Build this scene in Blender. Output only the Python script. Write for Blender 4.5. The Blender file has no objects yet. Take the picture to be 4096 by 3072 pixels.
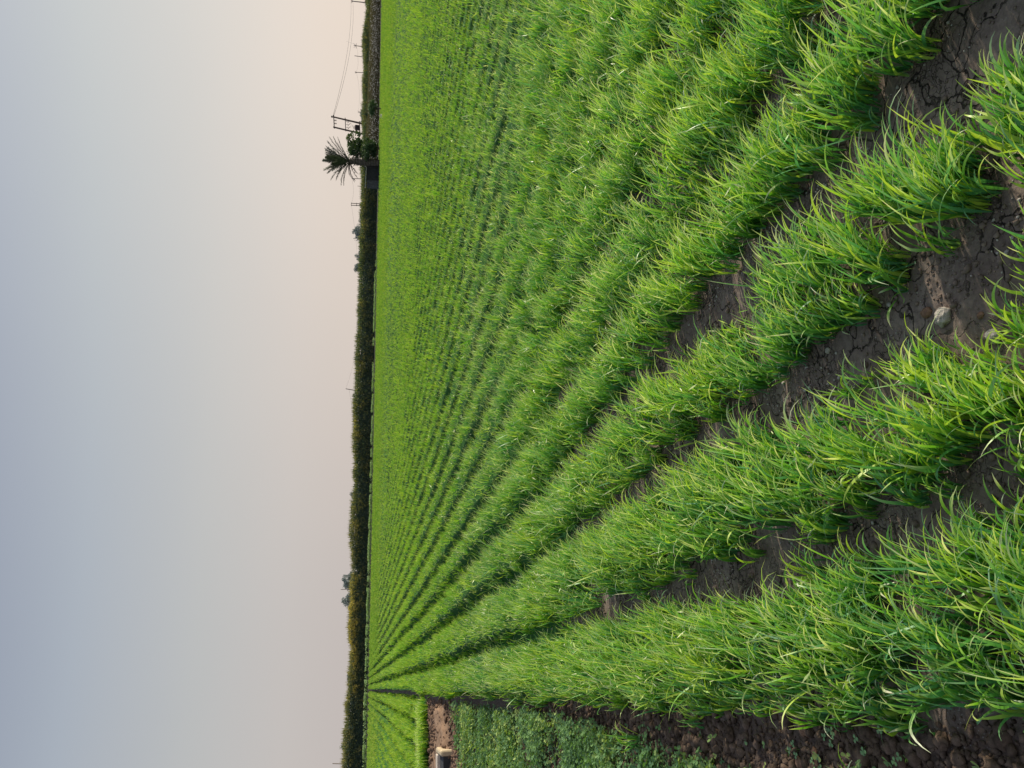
import bpy, math, random
import numpy as np

rng = np.random.default_rng(7)
random.seed(7)
PI = math.pi
COL = bpy.context.scene.collection

# ------------------------------------------------------------------ camera frame
FPX = 3080.0            # focal length in pixels of a 4096 x 3072 frame
EYE = 1.5
PITCH = math.radians(11.0)
ROLL = math.radians(1.43)
Fv = np.array([0, math.cos(PITCH), -math.sin(PITCH)])
R0 = np.array([1.0, 0, 0])
U0 = np.cross(R0, Fv)
Rv = R0 * math.cos(ROLL) + U0 * math.sin(ROLL)
Uv = U0 * math.cos(ROLL) - R0 * math.sin(ROLL)


def ray(x, y):
    v = Fv * FPX + Rv * (1536 - y) - Uv * (x - 2048)
    return v / v[1]


def at(x, y, z=0.0):
    """the point of the plane at height z seen at x, y"""
    d = ray(x, y)
    return np.array([0, 0, EYE]) + d * ((z - EYE) / d[2])


def far(x, y, dist):
    """the point dist metres ahead seen at x, y"""
    return np.array([0, 0, EYE]) + ray(x, y) * dist


AZ = math.radians(-21.5)                      # direction of the wheat rows
DS = np.array([math.sin(AZ), math.cos(AZ)])   # along the rows
DT = np.array([math.cos(AZ), -math.sin(AZ)])  # across the rows


def xy(s, t):
    return s * DS[0] + t * DT[0], s * DS[1] + t * DT[1]


def st(x, y):
    return x * DS[0] + y * DS[1], x * DT[0] + y * DT[1]


# ------------------------------------------------------------------ noise
def _h(ix, iy, seed):
    n = ix.astype(np.int64).astype(np.uint64) * np.uint64(0x9E3779B97F4A7C15) + iy.astype(np.int64).astype(np.uint64) * np.uint64(0xC2B2AE3D27D4EB4F) \
        + np.uint64(int(seed) * 7919 + 1013)
    n ^= n >> np.uint64(30); n *= np.uint64(0xBF58476D1CE4E5B9)
    n ^= n >> np.uint64(27); n *= np.uint64(0x94D049BB133111EB)
    n ^= n >> np.uint64(31)
    return (n & np.uint64(0xffffff)).astype(float) / 16777215.0


def vn(x, y, seed=0):
    x = np.asarray(x, float); y = np.asarray(y, float)
    ix = np.floor(x); iy = np.floor(y)
    fx = x - ix; fy = y - iy
    fx = fx * fx * (3 - 2 * fx); fy = fy * fy * (3 - 2 * fy)
    a = _h(ix, iy, seed); b = _h(ix + 1, iy, seed); c = _h(ix, iy + 1, seed); d = _h(ix + 1, iy + 1, seed)
    return (a * (1 - fx) + b * fx) * (1 - fy) + (c * (1 - fx) + d * fx) * fy


def fbm(x, y, seed=0, o=4):
    r = 0; a = 0.5; f = 1.0
    for i in range(o):
        r = r + a * vn(x * f, y * f, seed + i * 17)
        a *= 0.5; f *= 2.03
    return r / (1 - 0.5 ** o)


def sm(a, b, x):
    t = np.clip((x - a) / (b - a), 0, 1)
    return t * t * (3 - 2 * t)


# ------------------------------------------------------------------ materials
def mat(name):
    m = bpy.data.materials.new(name); m.use_nodes = True
    nt = m.node_tree; nt.nodes.clear()
    out = nt.nodes.new('ShaderNodeOutputMaterial')
    return m, nt, out


def N(nt, t, **k):
    n = nt.nodes.new(t)
    for a, b in k.items():
        setattr(n, a, b)
    return n


def mixc(nt, fac, a, b, mode='MIX'):
    n = nt.nodes.new('ShaderNodeMix'); n.data_type = 'RGBA'; n.blend_type = mode
    for sock, v in ((n.inputs[0], fac), (n.inputs[6], a), (n.inputs[7], b)):
        if hasattr(v, 'is_output'):
            nt.links.new(v, sock)
        elif isinstance(v, (int, float)):
            sock.default_value = v
        else:
            sock.default_value = (*v, 1) if len(v) == 3 else v
    return n.outputs[2]


def ramp(nt, fac, stops, interp='LINEAR'):
    n = nt.nodes.new('ShaderNodeValToRGB'); n.color_ramp.interpolation = interp
    el = n.color_ramp.elements
    while len(el) > 1:
        el.remove(el[-1])
    el[0].position = stops[0][0]; el[0].color = (*stops[0][1], 1)
    for p, c in stops[1:]:
        e = el.new(p); e.color = (*c, 1)
    nt.links.new(fac, n.inputs[0])
    return n.outputs[0]


def noise(nt, scale, detail=4, rough=.5, coord=None, dist=0):
    n = nt.nodes.new('ShaderNodeTexNoise')
    n.inputs['Scale'].default_value = scale; n.inputs['Detail'].default_value = detail
    n.inputs['Roughness'].default_value = rough; n.inputs['Distortion'].default_value = dist
    if coord is not None:
        nt.links.new(coord, n.inputs['Vector'])
    return n.outputs['Fac']


def leaf_material(name, stops_len, blue, pale, trans=.4, rough=.45, spec=.35, sat=1.0):
    """colour runs along the leaf (G of the Col attribute), varies per leaf (R) and per patch (B)"""
    m, nt, out = mat(name)
    at_ = N(nt, 'ShaderNodeAttribute', attribute_name='Col')
    sep = N(nt, 'ShaderNodeSeparateColor'); nt.links.new(at_.outputs['Color'], sep.inputs[0])
    c = ramp(nt, sep.outputs[1], stops_len)
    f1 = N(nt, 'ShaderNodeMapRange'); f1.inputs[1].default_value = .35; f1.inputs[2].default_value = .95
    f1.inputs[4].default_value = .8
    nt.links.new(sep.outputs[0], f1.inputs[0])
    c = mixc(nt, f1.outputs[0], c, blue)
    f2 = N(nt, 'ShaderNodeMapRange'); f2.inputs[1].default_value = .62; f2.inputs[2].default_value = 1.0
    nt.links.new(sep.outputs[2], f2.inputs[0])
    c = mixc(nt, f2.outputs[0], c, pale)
    b = N(nt, 'ShaderNodeBsdfPrincipled')
    nt.links.new(c, b.inputs['Base Color']); b.inputs['Roughness'].default_value = rough
    b.inputs['Specular IOR Level'].default_value = spec
    tr = N(nt, 'ShaderNodeBsdfTranslucent')
    tc = mixc(nt, 1.0, c, (1.12, 1.2, .42), 'MULTIPLY'); nt.links.new(tc, tr.inputs[0])
    mx = N(nt, 'ShaderNodeMixShader'); mx.inputs[0].default_value = trans
    nt.links.new(b.outputs[0], mx.inputs[1]); nt.links.new(tr.outputs[0], mx.inputs[2])
    nt.links.new(mx.outputs[0], out.inputs[0])
    return m


def plain(name, color, rough=.8, var=.25, scale=8, spec=.3, bump=.0, metal=0):
    m, nt, out = mat(name)
    tc = N(nt, 'ShaderNodeTexCoord')
    f = noise(nt, scale, 5, .6, tc.outputs['Object'])
    lo = tuple(v * (1 - var) for v in color); hi = tuple(min(1, v * (1 + var)) for v in color)
    c = ramp(nt, f, [(.3, lo), (.7, hi)])
    b = N(nt, 'ShaderNodeBsdfPrincipled'); nt.links.new(c, b.inputs['Base Color'])
    b.inputs['Roughness'].default_value = rough; b.inputs['Specular IOR Level'].default_value = spec
    b.inputs['Metallic'].default_value = metal
    if bump:
        bp = N(nt, 'ShaderNodeBump'); bp.inputs['Strength'].default_value = bump; bp.inputs['Distance'].default_value = .02
        nt.links.new(f, bp.inputs['Height']); nt.links.new(bp.outputs[0], b.inputs['Normal'])
    nt.links.new(b.outputs[0], out.inputs[0])
    return m


M = {}
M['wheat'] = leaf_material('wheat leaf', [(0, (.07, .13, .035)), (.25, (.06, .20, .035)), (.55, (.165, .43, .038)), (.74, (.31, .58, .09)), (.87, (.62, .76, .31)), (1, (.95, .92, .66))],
                           (.10, .34, .19), (.52, .68, .09), trans=.36, rough=.42, spec=.6)  # dark base and near-white tips put shade and highlights into the leaf colour
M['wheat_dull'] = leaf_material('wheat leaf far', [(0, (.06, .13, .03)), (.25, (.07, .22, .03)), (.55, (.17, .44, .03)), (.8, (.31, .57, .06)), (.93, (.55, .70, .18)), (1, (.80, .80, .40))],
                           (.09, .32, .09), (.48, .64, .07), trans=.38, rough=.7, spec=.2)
M['wheat_far'] = leaf_material('wheat leaf farthest', [(0, (.07, .15, .035)), (.3, (.14, .29, .045)), (.6, (.27, .47, .065)), (1, (.46, .60, .16))],
                           (.16, .34, .09), (.46, .56, .12), trans=.34, rough=.8, spec=.1)
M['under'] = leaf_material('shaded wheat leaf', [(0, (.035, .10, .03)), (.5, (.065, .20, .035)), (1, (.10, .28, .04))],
                           (.045, .15, .05), (.10, .22, .04), trans=.2, rough=.9, spec=.1)  # darkened wheat leaf: shade of the furrows put into the colour
M['clover'] = leaf_material('clover leaf', [(0, (.06, .12, .05)), (.5, (.13, .26, .09)), (1, (.22, .38, .13))],
                            (.12, .25, .15), (.44, .55, .16), trans=.35, rough=.5)
M['pea'] = leaf_material('pigeon pea leaf', [(0, (.05, .08, .07)), (.25, (.08, .12, .085)), (.45, (.19, .19, .10)), (.7, (.36, .31, .12)), (1, (.56, .44, .14))],
                         (.11, .14, .11), (.66, .48, .12), trans=.4, rough=.7, spec=.2)
M['lowcrop'] = leaf_material('low crop leaf', [(0, (.22, .34, .15)), (1, (.42, .56, .28))], (.28, .42, .22), (.6, .7, .4), trans=.3, rough=.7, spec=.2)
M['cotton'] = leaf_material('cotton stalk', [(0, (.05, .05, .045)), (.6, (.15, .125, .10)), (1, (.22, .19, .09))], (.05, .06, .045), (.2, .17, .1), trans=.15, rough=.8, spec=.1)
M['bush'] = leaf_material('bush leaf', [(0, (.03, .055, .035)), (.6, (.06, .11, .045)), (1, (.15, .20, .06))], (.045, .09, .05), (.18, .22, .07), trans=.2, rough=.6)
M['haze_leaf'] = leaf_material('far tree leaf', [(0, (.16, .20, .22)), (1, (.28, .33, .34))], (.22, .27, .30), (.30, .34, .33), trans=.1, rough=1, spec=0)  # distance haze put into the leaf colour, bluer and paler
M['haze_leaf2'] = leaf_material('farther tree leaf', [(0, (.22, .25, .26)), (1, (.33, .35, .34))], (.28, .31, .32), (.33, .35, .34), trans=.1, rough=1, spec=0)  # more of the distance haze in the colour
M['frond'] = leaf_material('palm frond', [(0, (.04, .045, .03)), (.5, (.035, .05, .025)), (1, (.07, .075, .035))], (.03, .04, .03), (.10, .09, .05), trans=.15, rough=.6)
M['dead'] = plain('dead frond', (.09, .065, .045), .9, .3, 3)
M['bark'] = plain('bark', (.10, .085, .078), .95, .45, 4, bump=.6)
M['pole'] = plain('weathered pole', (.09, .07, .06), .9, .3, 3)
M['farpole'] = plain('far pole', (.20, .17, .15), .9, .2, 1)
M['iron'] = plain('painted iron', (.045, .035, .035), .6, .3, 6)
M['ceramic'] = plain('insulator ceramic', (.06, .03, .025), .3, .2, 6)
M['wire'] = plain('wire', (.10, .09, .085), .6, .1, 1)
M['darkwall_and_shade'] = plain('dark render and channel shade', (.035, .037, .042), .9, .35, 2.5, bump=.3)
M['greywall'] = plain('grey render', (.075, .08, .09), .9, .3, 4, bump=.2)
M['pipe'] = plain('white pipe', (.45, .45, .43), .5, .15, 5)
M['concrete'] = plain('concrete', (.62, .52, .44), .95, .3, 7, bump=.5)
M['concrete_lit'] = plain('sunlit concrete', (.50, .40, .27), .95, .25, 9, bump=.5)  # yellow of the sun on the side wall, put into the colour
M['stone'] = plain('grey stone', (.50, .44, .39), .9, .35, 60, bump=.8)
M['stone2'] = plain('reddish stone', (.26, .15, .10), .9, .4, 50, bump=.8)
M['clod'] = plain('soil clod', (.13, .09, .068), 1, .75, 22, spec=.1, bump=.8)
M['clod2'] = plain('mound clod', (.17, .11, .08), 1, .5, 12, spec=.1, bump=.6)
M['crumb'] = plain('soil crumb', (.20, .15, .125), 1, .5, 30, spec=.1)
M['bund'] = plain('bund soil in shade colour', (.05, .05, .035), 1, .4, .8)  # shade of the bund put into its soil colour
M['grit'] = plain('grit', (.40, .36, .33), .9, .5, 90, spec=.2)
M['rag'] = plain('pale rag', (.75, .72, .5), .8, .05, 9)
M['boll'] = plain('cotton boll', (.92, .88, .85), .9, .1, 5)


# ------------------------------------------------------------------ mesh helpers
def mesh_object(name, verts, faces_n, idx, material, col=None, smooth=True, parent=None, second=None):
    """verts (n,3); faces_n loops per face (array or int); idx flat loop indices"""
    me = bpy.data.meshes.new(name)
    verts = np.asarray(verts, np.float32).reshape(-1, 3)
    idx = np.asarray(idx, np.int32).ravel()
    if isinstance(faces_n, int):
        nf = len(idx) // faces_n
        tot = np.full(nf, faces_n, np.int32)
    else:
        tot = np.asarray(faces_n, np.int32); nf = len(tot)
    start = np.concatenate(([0], np.cumsum(tot)[:-1])).astype(np.int32)
    me.vertices.add(len(verts)); me.vertices.foreach_set('co', verts.ravel())
    me.loops.add(len(idx)); me.loops.foreach_set('vertex_index', idx)
    me.polygons.add(nf); me.polygons.foreach_set('loop_start', start); me.polygons.foreach_set('loop_total', tot)
    if smooth:
        me.polygons.foreach_set('use_smooth', np.ones(nf, bool))
    me.update(calc_edges=True)
    if col is not None:
        ca = me.color_attributes.new('Col', 'FLOAT_COLOR', 'POINT')
        c4 = np.ones((len(verts), 4), np.float32); c4[:, :3] = col
        ca.data.foreach_set('color', c4.ravel())
    me.materials.append(material)
    o = bpy.data.objects.new(name, me); COL.objects.link(o)
    if parent is not None:
        o.parent = parent
    if second is not None:
        mi = np.zeros(nf, np.int32)
        for q, (m2, st_) in enumerate(second):
            me.materials.append(m2); mi[st_:] = q + 1
        me.polygons.foreach_set('material_index', mi)
    return o


def tag(o, label=None, cat=None, group=None, kind=None):
    if label: o['label'] = label
    if cat: o['category'] = cat
    if group: o['group'] = group
    if kind: o['kind'] = kind
    return o


def thing(name, loc, label, cat, group=None):
    o = bpy.data.objects.new(name, None); COL.objects.link(o)
    o.location = tuple(float(v) for v in loc); o.empty_display_size = .2
    return tag(o, label, cat, group)


class MB:
    """collects boxes, tubes and quads into one mesh, in the local frame of an origin"""
    def __init__(self, origin=(0, 0, 0)):
        self.o = np.array(origin, float); self.v = []; self.f = []

    def add(self, vs, fs):
        n = len(self.v)
        for v in vs:
            self.v.append(tuple(np.array(v, float) - self.o))
        for f in fs:
            self.f.append(tuple(i + n for i in f))

    def tube(self, pts, radii, n=8, cap=True):
        pts = [np.array(p, float) for p in pts]
        if not hasattr(radii, '__len__'):
            radii = [radii] * len(pts)
        vs = []; fs = []
        for i, p in enumerate(pts):
            a = pts[max(0, i - 1)]; b = pts[min(len(pts) - 1, i + 1)]
            d = (b - a) / (np.linalg.norm(b - a) + 1e-9)
            ref = np.array([0, 0, 1.0]) if abs(d[2]) < .9 else np.array([1.0, 0, 0])
            u = np.cross(d, ref); u /= np.linalg.norm(u); w = np.cross(d, u)
            for k in range(n):
                an = 2 * PI * k / n
                vs.append(p + radii[i] * (math.cos(an) * u + math.sin(an) * w))
        for i in range(len(pts) - 1):
            for k in range(n):
                k2 = (k + 1) % n
                fs.append((i * n + k, i * n + k2, (i + 1) * n + k2, (i + 1) * n + k))
        if cap:
            fs.append(tuple(range(n - 1, -1, -1))); fs.append(tuple((len(pts) - 1) * n + k for k in range(n)))
        self.add(vs, fs)

    def box(self, c, half, ax=None):
        """ax: three axis vectors"""
        if ax is None:
            ax = np.eye(3)
        c = np.array(c, float); vs = []
        for sx in (-1, 1):
            for sy in (-1, 1):
                for sz in (-1, 1):
                    vs.append(c + sx * half[0] * ax[0] + sy * half[1] * ax[1] + sz * half[2] * ax[2])
        self.add(vs, [(0, 1, 3, 2), (4, 6, 7, 5), (0, 4, 5, 1), (2, 3, 7, 6), (0, 2, 6, 4), (1, 5, 7, 3)])

    def build(self, name, material, parent=None, smooth=False, bevel=0):
        me = bpy.data.meshes.new(name); me.from_pydata(self.v, [], self.f); me.update()
        if smooth:
            me.polygons.foreach_set('use_smooth', [True] * len(me.polygons))
        me.materials.append(material)
        o = bpy.data.objects.new(name, me); COL.objects.link(o)
        if parent is not None:
            o.parent = parent
        else:
            o.location = tuple(self.o)
        if bevel:
            b = o.modifiers.new('Bevel', 'BEVEL'); b.width = bevel; b.segments = 2
        return o


def blades(base, L, W, K, h0, th0, bend, wind, windamt, r, patch, twist=.75, tipw=.05, bexp=1.6):
    """curved leaf ribbons. base (n,3), h0 lean heading, th0 start tilt, bend total bend"""
    n = len(base)
    t = np.linspace(0, 1, K + 1)
    gk = rng.choice([1.0, 1.0, .95, .9, 1.16, 1.28], n) if K > 2 else np.ones(n)  # boost carries the painted tip highlights further down some leaves
    pos = base.copy()
    V = np.empty((n, K + 1, 2, 3), np.float32)
    C = np.empty((n, K + 1, 2, 3), np.float32)
    hx0 = np.cos(h0); hy0 = np.sin(h0)
    tw = rng.normal(0, twist, n) + rng.choice([0, 0, 0, 1.6, -1.6], n) * (K > 6); tw0 = rng.normal(0, .3, n)
    for i in range(K + 1):
        ti = t[i]
        wa = windamt * min(1.0, .15 + 1.2 * ti)
        wx = hx0 * (1 - wa) + wind[0] * wa * 1.3
        wy = hy0 * (1 - wa) + wind[1] * wa * 1.3
        ln = np.sqrt(wx * wx + wy * wy) + 1e-6
        wx /= ln; wy /= ln
        th = th0 + bend * ti ** bexp
        d = np.stack([np.sin(th) * wx, np.sin(th) * wy, np.cos(th)], 1)
        side = np.stack([-wy, wx, np.zeros(n)], 1)
        up = np.cross(side, d)
        a = tw0 + tw * ti ** 2
        sd = side * np.cos(a)[:, None] + up * np.sin(a)[:, None]
        w = W * (min(1.0, .5 + 1.6 * ti)) * max(tipw, (1 - ti ** 3.2)) * .5
        V[:, i, 0] = pos - sd * w[:, None]; V[:, i, 1] = pos + sd * w[:, None]
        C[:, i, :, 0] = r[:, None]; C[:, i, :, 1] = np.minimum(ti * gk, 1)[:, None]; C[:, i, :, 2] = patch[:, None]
        pos = pos + d * (L / K)[:, None]
    b = (np.arange(n) * (K + 1) * 2)[:, None] + (np.arange(K) * 2)[None, :]
    F = np.stack([b, b + 1, b + 3, b + 2], -1)
    V = V.reshape(-1, 3)
    np.maximum(V[:, 2], .004, out=V[:, 2])
    return V, F.reshape(-1, 4), C.reshape(-1, 3)


def joinm(parts):
    vs = []; fs = []; cs = []; n = 0
    for v, f, c in parts:
        vs.append(v); fs.append(f + n); cs.append(c); n += len(v)
    return np.concatenate(vs), np.concatenate(fs), np.concatenate(cs)


def leaf_quads(pos, size, aspect, r, g, b, tilt=1.0):
    """randomly oriented small leaf faces"""
    n = len(pos)
    d = rng.normal(size=(n, 3)); d /= np.linalg.norm(d, axis=1)[:, None]
    e = rng.normal(size=(n, 3)); e[:, 2] *= tilt
    u = np.cross(d, e); u /= (np.linalg.norm(u, axis=1)[:, None] + 1e-9)
    a = d * size[:, None]; w = u * (size * aspect)[:, None]
    V = np.stack([pos - a, pos - w * .9 + a * .1, pos + a, pos + w * .9 + a * .1], 1).reshape(-1, 3)
    F = np.arange(n * 4).reshape(-1, 4)
    C = np.repeat(np.stack([r, g, b], 1), 4, axis=0)
    return V, F, C


# ------------------------------------------------------------------ ground
GAPS = np.array([.33, .88, 1.39, 1.86, 2.36, 2.84, 3.33, 3.85, 4.34] + [4.34 + .5 * i for i in range(1, 260)])


def gap_info(s, t):
    tt = t + .07 * (vn(s * .35, t * .25, 3) - .5) + .04 * (vn(s * 1.7, t * .5, 5) - .5)
    neg = tt < -.05
    tt2 = np.where(neg, np.mod(-tt, .52) + .1, tt)
    k = np.searchsorted(GAPS, tt2); k = np.clip(k, 1, len(GAPS) - 1)
    dl = np.abs(tt2 - GAPS[k - 1]); dr = np.abs(tt2 - GAPS[k])
    first = tt2 < GAPS[0]
    d = np.where(first, np.abs(tt2 - GAPS[0]), np.minimum(dl, dr))
    kk = np.where(dl < dr, k - 1, k); kk = np.where(first, 0, kk)
    kk = np.where(neg, 900 + np.floor(-tt / .52), kk)
    return d, kk


def gap_half(s, kk, dist):
    nz = vn(s * .9, kk * 7.3, 11) * .65 + vn(s * 3.1, kk * 3.7, 12) * .35
    h = .02 + .07 * nz
    h = np.where(kk == 0, .02 + .06 * nz + .04 * sm(3.9, 3.0, s) * sm(2.2, 2.6, s), h)
    h = np.where(kk == 1, .035 + .08 * nz, h)
    h = np.where(kk == 2, .06 + .08 * nz, h)
    h = h * (1 - .2 * sm(3.4, 6, dist) * sm(14, 9, dist))
    strong = sm(.45, .75, vn(s * .16, kk * 5.1, 14))
    h = h + (.015 + .06 * strong) * sm(9, 20, dist)
    h = h * np.where((kk >= 3) & (kk < 899), .72, 1.0) * (1 - .08 * sm(7, 11, dist))
    return h * (1 - .75 * sm(5, 14, kk * .5) * sm(8, 15, dist) * (kk < 899))


def sand_mask(s, t):
    q = -.30 - t + .10 * (fbm(s * 3, t * 3, 44, 3) - .5)        # grows leftwards from the tip of the mound
    lo = 13.6 - .95 * np.clip(q, 0, 3) ** .9; hi = 14.2 + .75 * np.clip(q, 0, 3) ** .9
    nz = .35 * (fbm(s * 2.5, t * 2.5, 41, 3) - .5)
    return sm(0, .08, q) * sm(lo - .12, lo + .12, s + nz) * sm(hi + .25, hi - .1, s + nz) * .96


def bund_mask(s, t):
    return sm(11.2, 12.2, s - .9 * (t + .4)) * sm(18.6, 17.2, s) * sm(.05, -.3, t)


def clod_mask(s, t):
    return sm(-.12, -.2, t + .05 * (vn(s * 4, t * 4, 21) - .5)) * sm(12.8, 11.5, s)


def ground_z(x, y):
    s, t = st(x, y)
    r = np.hypot(x, y)
    nearf = sm(60, 12, r)
    z = .03 * (fbm(x * 2.1, y * 2.1, 31, 4) - .5) * nearf
    fine = sm(5, 2.5, r)
    z = z + sm(10, 5, r) * .012 * (fbm(x * 9, y * 9, 33, 3) - .5)
    z = z + fine * .007 * (fbm(x * 26, y * 26, 33, 3) - .5)
    z = z + clod_mask(s, t) * (fine * .026 * (fbm(x * 26, y * 26, 35, 2) - .5) + sm(12, 6, r) * .02 * (fbm(x * 9, y * 9, 36, 2) - .5))
    z = z + (.12 + .07 * (fbm(x * 3.5, y * 3.5, 53, 4) - .5)) * sand_mask(s, t) + .05 * bund_mask(s, t) * fbm(x * 6, y * 6, 51, 3)
    return z


def build_ground():
    rings = [0.0, .35]
    r = .6
    while r < 4.5:
        rings.append(r); r *= 1.0032
    while r < 25:
        rings.append(r); r *= 1.008
    while r < 6000:
        rings.append(r); r *= 1.09
    fine = np.linspace(math.radians(-34), math.radians(34), 620)
    co = np.linspace(math.radians(34), math.radians(326), 60)[1:-1]
    az = np.concatenate([fine, co])
    R = np.array(rings[1:])
    A, RR = np.meshgrid(az, R)
    X = RR * np.sin(A); Y = RR * np.cos(A)
    Z = ground_z(X, Y)
    far_ = sm(math.radians(34), math.radians(38), np.abs((A + PI) % (2 * PI) - PI))
    Z = Z * (1 - far_)
    na = len(az); nr = len(R)
    V = np.stack([X, Y, Z], -1).reshape(-1, 3)
    V = np.vstack([V, [[0, 0, 0]]])
    i = np.arange(nr - 1)[:, None] * na; j = np.arange(na)[None, :]; j2 = (j + 1) % na
    F = np.stack([i + j, i + na + j, i + na + j2, i + j2], -1).reshape(-1, 4)
    j = np.arange(na); c = nr * na
    T = np.stack([np.full(na, c), j, (j + 1) % na], -1)
    idx = np.concatenate([F.ravel(), T.ravel()])
    tot = np.concatenate([np.full(len(F), 4), np.full(len(T), 3)])
    s, t = st(V[:, 0], V[:, 1])
    col = np.stack([sand_mask(s, t), np.maximum(clod_mask(s, t), bund_mask(s, t)), sm(9, 4, np.hypot(V[:, 0], V[:, 1]))], 1)
    # material
    m, nt, out = mat('soil')
    tc = N(nt, 'ShaderNodeTexCoord'); P = tc.outputs['Object']
    a = N(nt, 'ShaderNodeAttribute', attribute_name='Col')
    sep = N(nt, 'ShaderNodeSeparateColor'); nt.links.new(a.outputs['Color'], sep.inputs[0])
    n1 = noise(nt, 3, 8, .65, P); n2 = noise(nt, 45, 6, .7, P)
    c = ramp(nt, n1, [(.3, (.12, .085, .07)), (.5, (.20, .15, .125)), (.7, (.30, .235, .20))])
    c = mixc(nt, .6, c, ramp(nt, n2, [(.3, (.35, .33, .32)), (.55, (1, 1, 1)), (.8, (1.35, 1.3, 1.25))]), 'MULTIPLY')
    clod = ramp(nt, noise(nt, 35, 6, .7, P), [(.3, (.05, .036, .03)), (.55, (.13, .09, .07)), (.75, (.26, .17, .12))])
    c = mixc(nt, sep.outputs[1], c, clod)
    # pale grit
    vo = N(nt, 'ShaderNodeTexVoronoi'); vo.inputs['Scale'].default_value = 130
    nt.links.new(P, vo.inputs['Vector'])
    g1 = ramp(nt, vo.outputs['Distance'], [(.0, (1, 1, 1)), (.22, (1, 1, 1)), (.3, (0, 0, 0))])
    g2 = ramp(nt, noise(nt, 5, 4, .6, P), [(.5, (0, 0, 0)), (.62, (.8, .8, .8))])
    vo2 = N(nt, 'ShaderNodeTexWhiteNoise'); nt.links.new(vo.outputs['Position'], vo2.inputs['Vector'])
    g3 = ramp(nt, vo2.outputs['Value'], [(.55, (0, 0, 0)), (.6, (1, 1, 1))])
    gm = mixc(nt, 1.0, mixc(nt, 1.0, g1, g2, 'MULTIPLY'), g3, 'MULTIPLY')
    c = mixc(nt, gm, c, (.30, .27, .25))
    sand = ramp(nt, noise(nt, 14, 7, .7, P), [(.3, (.13, .075, .045)), (.5, (.32, .20, .13)), (.8, (.46, .31, .20))])
    c = mixc(nt, sep.outputs[0], c, sand)
    # cracks
    wv = N(nt, 'ShaderNodeVectorMath', operation='ADD')
    nz = N(nt, 'ShaderNodeTexNoise'); nz.inputs['Scale'].default_value = 6; nz.inputs['Detail'].default_value = 5
    nt.links.new(P, nz.inputs['Vector'])
    sc = N(nt, 'ShaderNodeVectorMath', operation='SCALE'); sc.inputs['Scale'].default_value = .34
    nt.links.new(nz.outputs['Color'], sc.inputs[0]); nt.links.new(P, wv.inputs[0]); nt.links.new(sc.outputs[0], wv.inputs[1])
    vc = N(nt, 'ShaderNodeTexVoronoi', feature='DISTANCE_TO_EDGE'); vc.inputs['Scale'].default_value = 6.5
    nt.links.new(wv.outputs[0], vc.inputs['Vector'])
    vc2 = N(nt, 'ShaderNodeTexVoronoi', feature='DISTANCE_TO_EDGE'); vc2.inputs['Scale'].default_value = 26
    nt.links.new(wv.outputs[0], vc2.inputs['Vector'])
    cr = ramp(nt, vc.outputs['Distance'], [(.0, (.05, .05, .05)), (.012, (.25, .25, .25)), (.03, (1, 1, 1))])
    crb = ramp(nt, vc2.outputs['Distance'], [(.0, (.45, .45, .45)), (.04, (1, 1, 1))])
    crm = mixc(nt, ramp(nt, noise(nt, 2.7, 3, .5, P), [(.42, (0, 0, 0)), (.56, (1, 1, 1))]), (1, 1, 1), cr)
    crm = mixc(nt, 1, crm, mixc(nt, ramp(nt, noise(nt, 4.1, 3, .5, P), [(.5, (0, 0, 0)), (.6, (1, 1, 1))]), (1, 1, 1), crb), 'MULTIPLY')
    mxc = mixc(nt, sep.outputs[1], crm, (1, 1, 1))
    c = mixc(nt, .93, c, mxc, 'MULTIPLY')
    b = N(nt, 'ShaderNodeBsdfPrincipled'); nt.links.new(c, b.inputs['Base Color'])
    b.inputs['Roughness'].default_value = .9; b.inputs['Specular IOR Level'].default_value = .2
    bp = N(nt, 'ShaderNodeBump'); bp.inputs['Strength'].default_value = .9; bp.inputs['Distance'].default_value = .012
    bp2 = N(nt, 'ShaderNodeBump'); bp2.inputs['Strength'].default_value = .7; bp2.inputs['Distance'].default_value = .006
    nt.links.new(mxc, bp.inputs['Height']); nt.links.new(n2, bp2.inputs['Height'])
    nt.links.new(bp.outputs[0], bp2.inputs['Normal']); nt.links.new(bp2.outputs[0], b.inputs['Normal'])
    nt.links.new(b.outputs[0], out.inputs[0])
    o = mesh_object('ground', V, tot, idx, m, col)
    tag(o, 'grey brown cracked farm soil under the crops', None, None, 'structure')


build_ground()

# ------------------------------------------------------------------ wheat
WIND = np.array([.93, -.36])


def s_edge(t):
    return np.interp(t, [-20, -7, 24, 60, 87, 140], [80.5, 79.6, 74.5, 75.5, 80, 88])


def sample(d0, d1, dens, azl=-29, azr=31):
    a0 = math.radians(azl); a1 = math.radians(azr)
    lo, hi = d0 * .85, d1 * 1.18
    n = int(.5 * (a1 - a0) * (hi * hi - lo * lo) * dens)
    r = np.sqrt(rng.uniform(lo * lo, hi * hi, n)); a = rng.uniform(a0, a1, n)
    rj = r * rng.uniform(.86, 1.16, n)                 # the distance classes fade into each other
    k = (rj >= d0) & (rj < d1)
    r = r[k]; a = a[k]
    x = r * np.sin(a); y = r * np.cos(a)
    return x, y, r


CLEAR = [(1.60, .86, .24, .11), (1.42, .77, .16, .08), (3.0, .31, .6, .08), (2.9, 1.42, .45, .10), (1.35, 1.33, .36, .10), (2.25, .88, .2, .08)]
LOW = [(1.28, .66, .28, .14), (1.05, 1.15, .3, .12), (2.6, 1.22, .4, .1), (1.9, .74, .5, .08)]


def ell(lst, s, t):
    m = np.zeros(len(s))
    for (a, b, c, d) in lst:
        m = np.maximum(m, sm(1.25, .85, np.hypot((s - a) / c, (t - b) / d)))
    return m


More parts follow.
